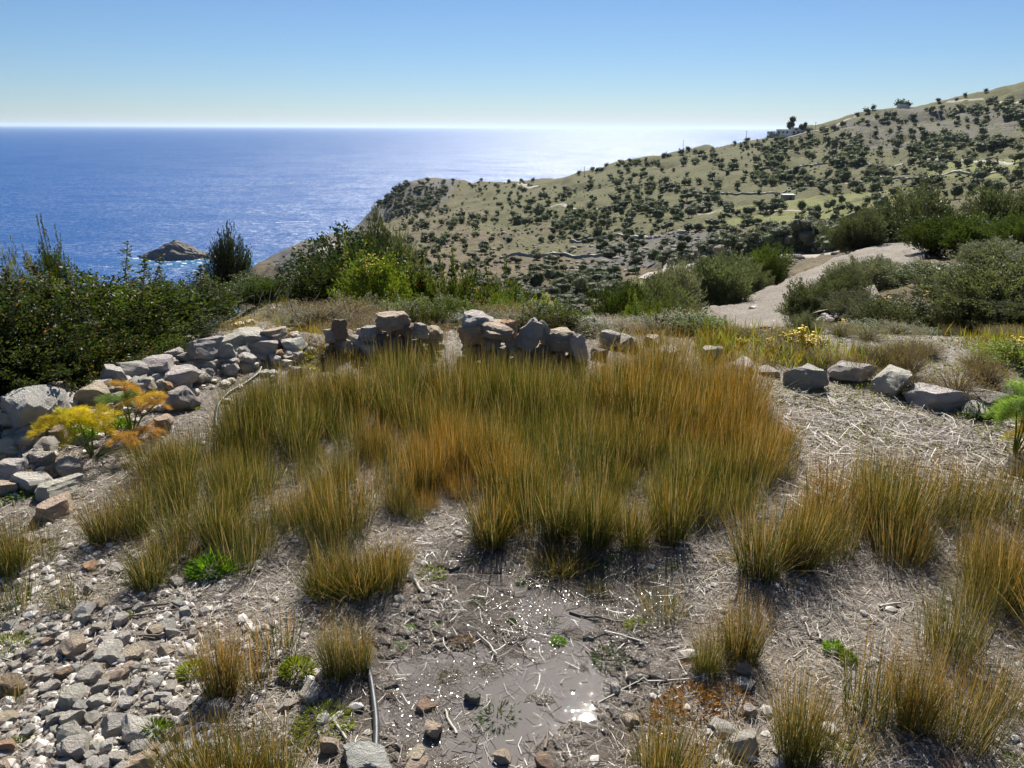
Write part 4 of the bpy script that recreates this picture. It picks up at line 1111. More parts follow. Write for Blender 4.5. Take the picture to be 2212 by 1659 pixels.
VAR = {
    'mastic': [shrub_meshes(1, 300, 62, (.036, .020), (.60, .60, 1), .04, M_LEAF, 5, .5, .02, lump=.4), shrub_meshes(2, 300, 62, (.036, .020), (.62, .58, 1), .04, M_LEAF, 4, .5, .02, lump=.4), shrub_meshes(3, 300, 62, (.036, .020), (.58, .6, 1), .04, M_LEAF, 7, .5, .07, lump=.4)],
    'broad': [shrub_meshes(11, 200, 55, (.045, .026), (.58, .58, 1), .05, M_LEAF, 0, .4, .03), shrub_meshes(12, 200, 55, (.045, .026), (.62, .55, 1), .05, M_LEAF, 2, .4, .05)],
    'olive': [shrub_meshes(21, 400, 56, (.052, .016), (.60, .56, 1), .038, M_FINE, 0, .4, .0, .8, 22, .32, .4), shrub_meshes(22, 400, 56, (.052, .016), (.55, .6, 1), .045, M_FINE, 0, .4, .0, .8, 22, .32, .4),
              shrub_meshes(23, 400, 56, (.052, .016), (.6, .6, 1), .045, M_FINE, 0, .45, .0, .8, 22, .38, .4), shrub_meshes(24, 260, 52, (.052, .016), (.5, .55, 1), .04, M_FINE, 0, .5, .0, .9, 22, .4, .4)],
    'brush': [shrub_meshes(31, 200, 26, (.03, .010), (.62, .62, 1), .05, M_LEAF, 0, .3, .55, .2, 90, .3, .9), shrub_meshes(32, 200, 22, (.03, .010), (.62, .62, 1), .05, M_LEAF, 0, .3, .6, .2, 90, .3, .9)],
}
GREEN = {'dark': (.040, .055, .018), 'mid': (.070, .095, .022), 'bright': (.12, .17, .025), 'lime': (.18, .22, .03), 'olive': (.110, .122, .068), 'grey': (.15, .155, .115), 'deep': (.030, .045, .018), 'dry': (.20, .17, .09), 'yellow': (.30, .27, .04), 'jun': (.045, .055, .032)}
FLW, FLF = ICO[1]
def shrub(u, vtop, r, wpx, kind, col, label, name='shrub', cat='shrub', group=None, flowers=0, hmin=.1):
    az, s = pixray(u, vtop - (10 if kind == 'olive' and u > 1300 else 0)); az, s = float(az), float(s)
    x, y = r * math.sin(az), r * math.cos(az); z = float(hgt(x, y))
    ht = CAMZ + r * s - z
    if ht < hmin: ht = hmin
    wd_ = wpx * math.hypot(r, 1.7) / F / (1.18 if kind == 'olive' else 1.12)
    o = root(name, label, cat, (x, y, z - .03 * ht), group)
    vi = random.randrange(len(VAR[kind])); fol, st = VAR[kind][vi]
    rz = random.uniform(0, 6.28); tint_ = jit(GREEN[col], .3 if kind == 'olive' else .12)
    for nm_, me_ in (('foliage', fol), ('stem', st)):
        link(nm_, me_, o, (0, 0, 0), (0, 0, rz), (wd_, wd_, ht), tint_)
    if flowers:
        rg = np.random.default_rng(int(u) + int(vtop))
        nfl = flowers * 14
        a = rg.uniform(0, 6.28, flowers)
        cpos = np.c_[np.cos(a) * wd_ * .35 * rg.random(flowers), np.sin(a) * wd_ * .35 * rg.random(flowers), ht * rg.uniform(.8, 1.08, flowers)]
        Pp_ = np.repeat(cpos, 14, 0) + rg.normal(0, .05 * ht, (nfl, 3)); sz_ = rg.uniform(.006, .014, nfl) * max(1, r / 8)
        link('blossom', merged('blossom', FLW, FLF, Pp_, np.c_[sz_, sz_, sz_ * .6], rg.uniform(0, 6, nfl), M_FLOWER), o)
    return o
for a in (
    (-70, 650, 5.7, 330, 'mastic', 'dark', 'dark glossy shrub cut by the left edge above the grey boulder'),
    (55, 628, 6.2, 330, 'mastic', 'dark', 'dark glossy shrub with leafy upright shoots at the left end of the thicket'),
    (180, 600, 6.7, 320, 'mastic', 'mid', 'glossy shrub with tall shoots in the middle of the left thicket'),
    (300, 610, 7.2, 290, 'mastic', 'dark', 'dark shrub with one tall leafy spire in the left thicket'),
    (395, 612, 7.6, 190, 'mastic', 'mid', 'lighter green shrub at the right end of the left thicket'),
    (15, 745, 5.5, 240, 'mastic', 'deep', 'low dark shrub directly above the big grey boulder'),
    (140, 722, 5.7, 230, 'mastic', 'dark', 'low dark shrub behind the fennel plumes'),
    (255, 705, 6.2, 220, 'mastic', 'mid', 'low shrub overhanging the pale wall stones'),
    (355, 692, 6.8, 190, 'mastic', 'dark', 'low shrub above the middle of the left wall'),
    (110, 540, 7.5, 60, 'mastic', 'mid', 'slender leafy shoot rising above the left thicket'),
    (20, 572, 11, 150, 'olive', 'grey', 'grey feathery shrub seen over the thicket at the left edge'),
    (560, 600, 13, 160, 'olive', 'mid', 'soft green shrub below the headland left of the dark bush'),
    (630, 598, 14.5, 140, 'olive', 'olive', 'grey green shrub beside the big dark bush'),
    (745, 512, 13, 220, 'broad', 'deep', 'big dark evergreen bush left of centre'),
    (690, 570, 12, 130, 'broad', 'dark', 'dark lower bush at the left of the big evergreen'),
    (826, 486, 16, 100, 'olive', 'olive', 'small olive tree top rising right behind the big dark bush'),
    (860, 530, 14, 100, 'olive', 'olive', 'grey green bush right behind the big dark bush'),
    (800, 560, 10.0, 150, 'broad', 'bright', 'bright green bush crowned with yellow flowers'),
    (875, 585, 11, 140, 'broad', 'mid', 'mid green bush right of the bright flowering one'),
    (945, 600, 11, 170, 'mastic', 'mid', 'green shrub in the middle of the hedge behind the wall'),
    (1030, 612, 10.8, 170, 'mastic', 'mid', 'green shrub behind the stacked wall, left of the lime bush'),
    (1100, 628, 10.2, 130, 'broad', 'mid', 'round green shrub behind the stacked wall'),
    (1175, 655, 9.6, 120, 'broad', 'lime', 'lime green bush behind the upright slab'),
    (1250, 690, 8.6, 110, 'olive', 'bright', 'low spiky light green plant beside the burnt tree'),
    (600, 655, 9.5, 110, 'brush', 'bright', 'low scrubby plant at the far side of the yellow grass'),
    (1420, 612, 24, 190, 'olive', 'olive', 'grey olive shrub left of the gravel road, nearest the burnt tree'),
    (1350, 632, 23, 140, 'olive', 'mid', 'greener shrub at the left end of the roadside olives'),
    (1465, 595, 27, 120, 'olive', 'grey', 'silvery shrub in the roadside olive row'),
    (1548, 572, 31, 150, 'olive', 'olive', 'dense olive shrub in the middle of the roadside row'),
    (1605, 572, 35, 110, 'olive', 'olive', 'olive shrub just left of the road bend'),
    (1662, 548, 40, 90, 'olive', 'mid', 'round olive shrub at the upper end of the roadside row'),
    (1440, 650, 21, 150, 'olive', 'olive', 'low olive shrub in front of the roadside row'),
    (1752, 625, 16, 110, 'olive', 'olive', 'feathery shrub right of the road, nearest to it'),
    (1818, 600, 18, 120, 'olive', 'olive', 'feathery shrub second from the road on its right'),
    (1865, 572, 22, 130, 'olive', 'grey', 'grey shrub at the right of the road behind the feathery ones'),
    (1915, 575, 24, 120, 'olive', 'grey', 'pale twiggy shrub above the yellow flowers right of the road'),
    (1850, 640, 15, 120, 'olive', 'grey', 'thin grey shrub between feathery shrub and flowers'),
    (1955, 662, 10.5, 210, 'olive', 'olive', 'wide olive shrub in front on the right slope'),
    (2045, 575, 19, 200, 'broad', 'mid', 'glossy spreading shrub with bare stems below'),
    (2180, 585, 10.5, 270, 'olive', 'olive', 'big soft olive bush at the right edge'),
    (2100, 660, 9.8, 130, 'olive', 'olive', 'thin part of the olive growth left of the big bush at the right edge'),
    (2160, 535, 22, 150, 'olive', 'grey', 'grey bush on the slope at the upper right edge'),
    (1890, 722, 8.0, 140, 'mastic', 'mid', 'small glossy shrub with yellowing leaves above the right boulders'),
    (1945, 712, 8.3, 120, 'mastic', 'mid', 'leafy shrub tip right of the yellowing glossy one'),
    (2205, 745, 6.8, 140, 'broad', 'lime', 'yellow green leafy bush at the right edge above the fennel'),
    (1330, 762, 6.2, 110, 'brush', 'bright', 'small green weed bush under the pale boulder'),
    (1740, 690, 10, 70, 'olive', 'grey', 'low grey tuft of scrub beside the road foot')):
    fl = 6 if 'flower' in a[6] and 'bright' in a[6] else 0
    shrub(*a, flowers=fl)
# trees right of the road and the lone tree by the sea
for a in ((487, 512, 45, 84, 'olive', 'jun', 'lone dark bushy tree in front of the sea right of the islet'),
          (1858, 470, 58, 110, 'olive', 'olive', 'small olive tree with forked bare stems at the road bend'),
          (1925, 462, 63, 80, 'broad', 'dark', 'dark tree between the forked olive and the tall olive'),
          (1990, 418, 62, 150, 'olive', 'olive', 'tall olive tree at the upper right above the road'),
          (2060, 478, 42, 180, 'olive', 'mid', 'wide dark green tree right of the road end'),
          (2120, 485, 40, 150, 'olive', 'mid', 'spreading green tree right of the wide dark green one'),
          (2190, 420, 50, 160, 'olive', 'olive', 'tall olive tree at the right edge'),
          (2225, 470, 36, 120, 'olive', 'mid', 'olive tree cut by the right edge')):
    shrub(*a, name='olive_tree' if 'olive tree' in a[6] else 'tree', cat='tree')
# dry brush behind the walls
for i, (u, vt, r, wp) in enumerate(((690, 668, 7.2, 130), (750, 645, 7.6, 150), (810, 650, 7.8, 130), (730, 690, 6.4, 110), (880, 672, 7.4, 110), (950, 672, 7.3, 120), (1000, 690, 6.9, 90), (1290, 690, 7.0, 120), (1350, 690, 7.2, 130), (1420, 700, 6.9, 120), (1480, 705, 6.9, 110),
                                    (1560, 735, 6.8, 100), (1620, 740, 6.7, 110), (1690, 752, 6.3, 110), (1790, 760, 6.0, 110), (1860, 765, 5.8, 90), (1980, 800, 5.6, 110), (2080, 790, 5.6, 120), (1470, 690, 8, 100), (930, 700, 6.6, 90), (1540, 700, 8.5, 110))):
    green = i in (2, 5, 11, 14, 16)
    shrub(u, vt, r, wp, 'brush', 'mid' if green else 'dry', ('tangled half green brush' if green else 'tangle of grey dry thorny brush') + ' on the terrace edge, ' + ('left of the stacked wall' if u < 1000 else 'behind the grey boulders' if u < 1500 else 'among the right boulders'), 'dry_brush', 'brush', group='dry brush along the terrace edge')

for i in range(120):
    u = random.uniform(640, 1570); vt = random.uniform(650, 700) + (12 if u > 1250 else 0); r = random.uniform(6.5, 8.6)
    green = random.random() < .7
    shrub(u, vt, r, random.uniform(80, 140), 'mastic' if green and random.random() < .6 else 'brush', random.choice(('mid', 'bright', 'olive')) if green else 'dry', ('leafy green scrub' if green else 'grey dry scrub') + ' crowding the slope just behind the broken walls', 'scrub', 'scrub', group=('green' if green else 'dry') + ' scrub behind the walls')
for i in range(34):
    u = random.uniform(1560, 2230); vt = random.uniform(728, 790); r = random.uniform(6.0, 8.8)
    col = random.choice(('mid', 'bright', 'lime', 'dry', 'olive', 'yellow'))
    shrub(u, vt, r, random.uniform(45, 100), 'brush', col, {'mid': 'green', 'bright': 'bright green', 'lime': 'lime green', 'dry': 'straw coloured', 'olive': 'grey green', 'yellow': 'yellowish'}[col] + ' low herb clump between the right boulders and the shrub slope', 'herb', 'herb', group=col + ' herb clumps behind the right boulders', hmin=.12)
for u, vt, r, wp in ((2330, 640, 9.5, 220), (2480, 600, 11, 260), (2640, 640, 9, 240), (2400, 560, 16, 260), (2620, 540, 18, 300), (2850, 600, 11, 300)):
    shrub(u, vt, r, wp, 'olive', 'olive', 'olive shrub on the slope beyond the right edge of the terrace', group='olive shrubs beyond the right edge')
for u, vt, r, wp in ((-220, 660, 6.0, 300), (-420, 640, 7.0, 340)):
    shrub(u, vt, r, wp, 'mastic', 'dark', 'dark glossy shrub continuing the thicket past the left edge', group='dark shrubs past the left edge')
# burnt bare tree
def bare_tree(u, v, r, hm, label):
    az, s = pixray(u, v); x, y = r * math.sin(float(az)), r * math.cos(float(az)); z = float(hgt(x, y))
    ztop = CAMZ + r * float(s); hh_ = ztop - z
    rg = np.random.default_rng(5); parts = []
    def grow(p_, d, L, r_, lev):
        m = 5; pts = [p_]; dd = d.copy()
        for _ in range(m):
            dd = dd + rg.normal(0, .22, 3); dd /= np.linalg.norm(dd); pts.append(pts[-1] + dd * L / m)
        parts.append(tube(np.array(pts), np.linspace(r_, r_ * .45, m + 1), 5))
        if lev < 3:
            for _ in range(3 if lev < 2 else 4):
                k_ = rg.integers(2, m + 1); d2 = dd + rg.normal(0, .75, 3) + np.array([0, 0, .15]); d2 /= np.linalg.norm(d2)
                grow(pts[k_], d2, L * rg.uniform(.5, .75), r_ * .5, lev + 1)
    grow(np.zeros(3), np.array([.05, 0, 1.]), hh_ * .55, hh_ * .02, 0)
    V, Fc = join(parts)
    b_ = NB_('charred_wood'); mt = b_.done(b_.pbr((.03, .026, .022), .8, None, .2))
    tag(link('bare_tree', mesh_np('bare_tree', V, Fc, mt, True), None, (x, y, z)), label, 'tree')
bare_tree(1240, 628, 12, 1, 'charred leafless tree with twisted branches behind the terrace')

# ------------------------------------------------------------------ fennel plumes, weeds
def plume(seed, npl, span, hgt_, fine=480):
    rg = np.random.default_rng(seed)
    allP, allD, T_ = [], [], []
    for i in range(npl):
        a = rg.uniform(0, 6.28); L = span * rg.uniform(.6, 1.0)
        d = np.array([math.cos(a), math.sin(a), 0])
        t = rg.random(fine)**.7
        lift_ = rg.uniform(-.5, 1.6)
        c0 = d * (L * t)[:, None] + np.array([0, 0, 1.]) * (hgt_ * (.3 + lift_ * t * 1.6 - 1.3 * t**2))[:, None]
        wdt = L * .17 * (1 - .5 * t)
        c0 = c0 + rg.normal(0, 1, (fine, 3)) * np.c_[wdt, wdt, wdt * .6]
        allP.append(c0); allD.append(d + rg.normal(0, .45, (fine, 3)) + np.array([0, 0, .15])); T_.append(np.full(fine, rg.random()))
    P = np.concatenate(allP); D = np.concatenate(allD); tn = np.clip(np.concatenate(T_) + rg.normal(0, .2, len(P)), 0, 1)
    V, Fc = leafquads(P, D, .05, .0022, rg)
    return mesh_np('frond', V, Fc, M_PLUME, False, {'tint': np.repeat(tn, 4), 'sick': np.zeros(len(P) * 4)})
def fennel(u, v, label, parts_):
    p_ = pick(u, v); o = root('fennel_plant', label, 'fennel', tuple(p_[:3]))
    sl = math.hypot(p_[3], CAMZ - p_[2])
    st = []
    for (du, dv, wpx, col, seed) in parts_:
        px = du / F * sl; pzz = max(.02, -dv / F * sl)
        s = wpx / F * sl / .44
        f = link('frond', plume(seed, 9, .22, .08), o, (px, random.uniform(-.03, .03), pzz), (0, 0, random.uniform(0, 6)), (s, s, s), col)
        st.append(tube(np.array([[0, 0, -.02], [px * .4, 0, pzz * .5], [px, 0, pzz]]), np.array([.006, .005, .003]), 5))
    V, Fc = join(st); link('stalk', mesh_np('stalk', V, Fc, M_LEAF, True, {'tint': np.full(len(V), .5), 'sick': np.zeros(len(V))}), o, color=(.15, .2, .03))
YL, OR, GN = (.55, .45, .04), (.48, .29, .07), (.18, .28, .09)
fennel(200, 985, 'yellow fennel plant with flat feathery plumes in front of the left wall', [(-45, -66, 100, YL, 1), (10, -62, 100, YL, 2), (-15, -72, 80, (.55, .52, .03), 3), (62, -36, 60, OR, 4), (82, -22, 40, OR, 9)])
fennel(285, 935, 'orange and green fennel plant leaning on the pale wall stones', [(0, -92, 60, OR, 5), (30, -66, 80, (.52, .36, .06), 6), (-14, -66, 80, GN, 7), (55, -60, 50, OR, 8)])
fennel(345, 945, 'small withered orange fennel tuft on bare soil beside the orange plant', [(-15, -12, 60, (.45, .25, .10), 11)])
fennel(2190, 985, 'bright green and yellow fennel plant at the right edge below the boulders', [(-15, -95, 100, GN, 12), (15, -95, 120, (.30, .45, .10), 13), (20, -50, 90, YL, 14), (40, -40, 90, OR, 15), (0, -70, 90, (.28, .42, .06), 16)])

def weed_mesh(seed, nl, L, W_, rise=.6, rad_=.1):
    rg = np.random.default_rng(seed)
    a = rg.uniform(0, 6.28, nl); rr_ = rad_ * np.sqrt(rg.random(nl))
    P = np.c_[rr_ * np.cos(a), rr_ * np.sin(a), rg.random(nl) * rise * rad_ * 1.2 * (1.1 - rr_ / rad_)]
    D = np.c_[np.cos(a) * (rr_ / rad_ + .2), np.sin(a) * (rr_ / rad_ + .2), rise * rg.uniform(.4, 1.4, nl)] + rg.normal(0, .2, (nl, 3))
    V, Fc = leafquads(P, D, L, W_, rg)
    return mesh_np('weed', V, Fc, M_LEAF, False, {'tint': np.repeat(rg.random(nl), 4), 'sick': np.zeros(nl * 4)})
WB = [weed_mesh(i, 320, .055, .011, .9, .09) for i in range(3)]
WT = [weed_mesh(10 + i, 260, .035, .006, .45, .10) for i in range(3)]
WM = [weed_mesh(20 + i, 160, .022, .012, .4, .09) for i in range(4)]
def weed(u, v, wpx, pool, col, label, group=None, hs=1.0):
    p_ = pick(u, v)
    if np.isnan(p_[3]): return
    s = wpx / F * math.hypot(p_[3], CAMZ - p_[2]) / .26
    o = link('weed', random.choice(pool), None, (p_[0], p_[1], p_[2]), (0, 0, random.uniform(0, 6)), (s, s, s * hs), jit(col, .15))
    tag(o, label, 'weed', group)
BG, DG, YG, RD = (.16, .30, .02), (.07, .11, .045), (.24, .28, .03), (.20, .10, .04)
for a in ((455, 1235, 100, WB, BG, 'bright green leafy weed in front of the thin rush tufts at left'), (510, 1215, 60, WT, YG, 'lacy yellow green weed right of the bright leafy one'),
          (335, 1590, 75, WB, (.12, .2, .02), 'leafy green weed beside the largest white slab'), (270, 1335, 30, WB, YG, 'tiny yellow green sprig among stones at left'), (642, 1450, 80, WB, YG, 'rounded yellow green bushlet between the lower left rush clumps'),
          (415, 1455, 65, WB, YG, 'yellow green herb at the left foot of the tall orange flecked clump'), (700, 1565, 130, WT, YG, 'sprawling lacy yellow green weed left of the hose'), (660, 1590, 80, WT, (.16, .2, .03), 'grassy green weed right of the bottom rush clump'),
          (1075, 1560, 120, WT, DG, 'spiky dark green thistle rosette in the mud at the bottom centre'), (930, 1240, 90, WM, YG, 'flat green mat left of the upper puddle'), (1025, 1215, 36, WT, YG, 'small grassy tuft at the puddle head'),
          (880, 1355, 40, WM, BG, 'small green seedling mat on litter left of the mud'), (860, 1395, 40, WT, BG, 'small green tuft below the seedling mat left of the mud'), (940, 1352, 40, WM, BG, 'little green rosette left of the sparkling mud'), (1000, 1385, 55, WT, RD, 'reddish green cushion at the left of the sparkling mud'),
          (970, 1465, 60, WT, (.14, .13, .04), 'olive tuft on an islet of mud in the lower puddle'), (1050, 1455, 60, WT, (.12, .13, .03), 'olive tuft in the middle of the lower puddle'), (1030, 1300, 50, WM, DG, 'low green plant left of the upper puddle rim'), (1125, 1265, 28, WB, DG, 'little upright sprout in the upper puddle'),
          (1105, 1345, 24, WB, DG, 'upright sprout cluster in the middle mud'), (1190, 1345, 60, WM, DG, 'green seedlings along the puddle rim'), (1155, 1355, 30, WM, BG, 'seedling on the middle mud'), (1320, 1425, 95, WT, DG, 'grassy dark green tuft at the right rim of the mud'),
          (1205, 1390, 40, WB, BG, 'bright seedling in sparkling mud'), (1380, 1355, 70, WT, YG, 'yellow green ferny sprig right of the puddle'), (1290, 1225, 60, WT, (.1, .16, .05), 'bluish green tuft right of the low rush cushion'), (1330, 1205, 50, WT, (.1, .16, .04), 'grass tuft under the bed front right of the puddle'),
          (1570, 1210, 60, WT, (.30, .22, .06), 'tan grass cushion on pale litter right of the bed'), (1450, 1225, 40, WM, YG, 'small green mat on pale litter'), (1800, 1405, 50, WB, BG, 'green sprig below the two white stubs'), (1830, 1425, 44, WB, (.14, .2, .03), 'second green sprig below the two white stubs'),
          (1820, 1625, 60, WT, YG, 'lacy light green weed in the lower right rushes'), (2200, 1650, 60, WT, YG, 'light green weed in the lower right corner'), (1490, 1440, 50, WT, RD, 'reddish ground weed right of the mud'), (1500, 1520, 130, WT, (.34, .17, .06), 'left half of the reddish brown moss cushion'),
          (1570, 1515, 120, WT, (.36, .20, .08), 'right half of the reddish brown moss cushion'), (1450, 1540, 90, WT, (.30, .16, .06), 'front edge of the reddish brown moss cushion'), (20, 1400, 90, WT, (.2, .24, .05), 'pale green weed mat at the left edge'), (45, 1605, 50, WT, YG, 'olive yellow grass tuft at the left edge low down'),
          (175, 945, 70, WB, BG, 'green basal leaves under the yellow fennel'), (255, 925, 60, WB, (.16, .24, .03), 'green leaves between the two fennel plants'), (405, 880, 60, WM, YG, 'leafy mat at the foot of the left wall'), (40, 1075, 90, WM, (.12, .2, .03), 'green leafy mat between wall stones at the left edge'),
          (650, 772, 60, WT, (.4, .38, .05), 'pale yellow tuft at the right end of the left wall'), (665, 800, 50, WT, (.36, .34, .06), 'yellowish tuft below the end of the left wall'), (130, 1015, 44, WB, BG, 'green sprig beside the orange wall stone'),
          (2120, 905, 70, WB, DG, 'dark leafy weed left of the green fennel')):
    weed(*a)
# uncountable low creepers
def creepers(name, n_, us, vs, rmin, rmax, size, col, label, cat, keepf=None, sizeby=True, rise=.3):
    u = R.uniform(*us, n_); v = R.uniform(*vs, n_)
    P = pick(u, v, rmin); P = P[~np.isnan(P[:, 3])]; P = P[(P[:, 3] < rmax)]
    cl = fbm(P[:, 0] * 2.4, P[:, 1] * 2.4, oct=3, seed=len(name)); P = P[cl > R.normal(-.05, .15, len(P))]
    if keepf is not None: P = P[keepf(P)]
    m = len(P); sc = size * (P[:, 3] / 5 if sizeby else np.ones(m))
    D = np.c_[R.normal(0, 1, (m, 2)), rise + np.abs(R.normal(0, rise, m))]
    V, Fc = leafquads(P[:, :3] + np.c_[np.zeros((m, 2)), np.abs(R.normal(0, .012, m)) * P[:, 3] / 4], D, 1, .45, R)
    V = V.reshape(m, 4, 3); V = V[:, :1] + (V - V[:, :1]) * sc[:, None, None]
    o = stuff(name, mesh_np(name, V.reshape(-1, 3), Fc, M_LEAF, False, {'tint': np.repeat(R.random(m), 4), 'sick': np.repeat((R.random(m) < .12) * .8, 4)}), label, cat)
    o.color = (*col, 1)
creepers('creeping_weeds', 22000, (1500, 2800), (700, 985), 3, 10, .020, (.20, .22, .05), 'yellow green creeping weeds between the right boulders and the litter', 'ground cover')
creepers('creeping_weeds', 3500, (640, 900), (745, 850), 3, 7.5, .020, (.22, .20, .08), 'creeping weeds on the bare ground below the overgrown wall', 'ground cover')
creepers('creeping_weeds', 2500, (0, 460), (1020, 1300), 2, 7, .012, (.16, .2, .04), 'scattered weed seedlings on the left ground', 'ground cover')
creepers('mud_seedlings', 2600, (880, 1450), (1200, 1560), 1, 4, .010, (.11, .15, .03), 'green seedlings dotting the wet mud', 'seedlings')
u = R.uniform(1540, 2000, 9000); v = R.uniform(525, 750, 9000); P = pick(u, v, 13); P = P[~np.isnan(P[:, 3])]
_q = pick(*[np.array(t) for t in zip(*[(1560, 745), (1640, 705), (1720, 650), (1800, 603), (1885, 560), (1950, 538)])], rmin=14); _q = [q_[:2] for q_ in _q if not np.isnan(q_[3])]
dd = seg_dist(P[:, 0], P[:, 1], _q); P = P[(dd < 2.7) & (R.random(len(P)) < np.where(dd > 1.9, .8, .16))]; dd = seg_dist(P[:, 0], P[:, 1], _q)
sz = R.gamma(2.0, .007, len(P)) * np.where(dd > 1.9, 1.5, 1.0) + .012
V0, F0 = ICO[1]
me = merged('road_stones', V0, F0, P[:, :3] + np.c_[np.zeros((len(P), 2)), np.where(dd < 2.2, .17, .02) + sz * .2], np.c_[sz * 1.3, sz, sz * .7], R.uniform(0, 6.28, len(P)), M_GRAV)
stuff('road_stones', me, 'loose stones lying along the verges of the gravel road', 'stones')
# herbs and grasses on the slopes beyond the terrace
def grassfield(name, n_, us, vs, rmin, rmax, col, hm, label, cat, sick=.3, wid=.02, keepf=None):
    u = R.uniform(*us, n_); v = R.uniform(*vs, n_)
    P = pick(u, v, rmin); P = P[~np.isnan(P[:, 3])]; P = P[P[:, 3] < rmax]
    if keepf is not None: P = P[keepf(P)]
    P = P[fbm(P[:, 0] * .9, P[:, 1] * .9, oct=3, seed=61) > R.normal(-.05, .2, len(P))]
    m = len(P)
    D = np.c_[R.normal(0, .35, (m, 2)), np.ones(m)]
    V, Fc = leafquads(P[:, :3] - np.array([0, 0, .01]), D, 1, wid, R)
    sc = hm * R.uniform(.5, 1.3, m) * (1 + .4 * fbm(P[:, 0], P[:, 1], seed=3))
    V = V.reshape(m, 4, 3); V = V[:, :1] + (V - V[:, :1]) * sc[:, None, None]
    o = stuff(name, mesh_np(name, V.reshape(-1, 3), Fc, M_LEAF, False, {'tint': np.repeat(R.random(m), 4), 'sick': np.repeat((R.random(m) < sick) * R.uniform(.4, 1, m), 4)}), label, cat)
    o.color = (*col, 1)
_sp = pick(*[np.array(t) for t in zip(*[(1560, 745), (1640, 705), (1720, 650), (1800, 603), (1885, 560), (1950, 538)])], rmin=14)
RP = [p[:2] for p in _sp if not np.isnan(p[3])]
offroad = lambda P: seg_dist(P[:, 0], P[:, 1], RP) > 2.5
grassfield('yellow_grass', 13000, (460, 700), (640, 760), 6.3, 13, (.30, .25, .06), .09, 'patch of yellow grass beyond the left wall', 'grass', .35, .035)
grassfield('dry_grass', 42000, (1500, 2900), (600, 810), 6.0, 34, (.22, .20, .08), .11, 'dry yellow grass and herbs covering the right slope', 'grass', .4, .04, offroad)
grassfield('dry_grass', 9000, (650, 1600), (690, 800), 5.7, 12, (.22, .18, .09), .12, 'dry grass growing behind the broken walls', 'grass', .5, .03)
grassfield('slope_herbs', 9000, (1520, 2260), (690, 800), 5.8, 11, (.22, .24, .05), .15, 'yellow green herbs growing behind the right boulders', 'herbs', .3, .05)
# yellow flower heads dotted over the right slope
fs = [(1735, 745, 50), (1740, 760, 40), (1905, 665, 30), (1700, 738, 30), (1870, 705, 26), (2080, 680, 50), (1660, 745, 26), (1815, 700, 18), (1885, 700, 22), (2010, 640, 26), (1600, 740, 22), (1740, 700, 16), (440, 640, 26), (2195, 760, 30), (1950, 700, 22), (1690, 770, 20), (1775, 740, 22)]
for u, v, wp in fs:
    p_ = pick(u, v + wp * .5, 6.4)
    if np.isnan(p_[3]): continue
    rg = np.random.default_rng(int(u)); sl = p_[3]; s = wp / F * sl
    o = root('flowering_herb', 'tall herb with yellow flower heads on the slope beyond the terrace', 'wildflower', tuple(p_[:3]), 'yellow flowering herbs on the slope')
    m = 60; cc_ = rg.normal(0, s * .3, (8, 3)); cc_[:, 2] = s * rg.uniform(.4, 1.2, 8)
    P = cc_[rg.integers(0, 8, m)] + rg.normal(0, s * .09, (m, 3)); sz_ = rg.uniform(.02, .045, m) * s / .25 * .6
    link('blossom', merged('blossom', FLW, FLF, P, np.c_[sz_, sz_, sz_ * .6], rg.uniform(0, 6, m), M_FLOWER), o)
    V, Fc = join([tube(np.array([[0, 0, 0], [q_[0] * .5, q_[1] * .5, q_[2] * .5], q_]), np.array([.006, .005, .003]), 4) for q_ in cc_])
    link('stalk', mesh_np('stalk', V, Fc, M_LEAF, True, {'tint': np.full(len(V), .5), 'sick': np.zeros(len(V))}), o, color=GREEN['bright'])
# bare dead stalks in the yellow grass
for i in range(26):
    u = random.uniform(500, 680) if i < 17 else random.uniform(840, 960); v = random.uniform(665, 705)
    p_ = pick(u, v, 6.5)
    if np.isnan(p_[3]): continue
    L = random.uniform(.25, .5); lx = random.uniform(-.25, .25)
    V, Fc = tube(np.array([[0, 0, 0], [lx * .4, 0, L * .5], [lx, 0, L]]), np.array([.005, .004, .002]), 4)
    tag(link('dead_stalk', mesh_np('dead_stalk', V, Fc, M_STICK if i % 2 else M_WOOD, True), None, tuple(p_[:3])), 'bare dead flower stalk standing beyond the terrace wall', 'dead stalk', 'bare dead stalks beyond the wall')

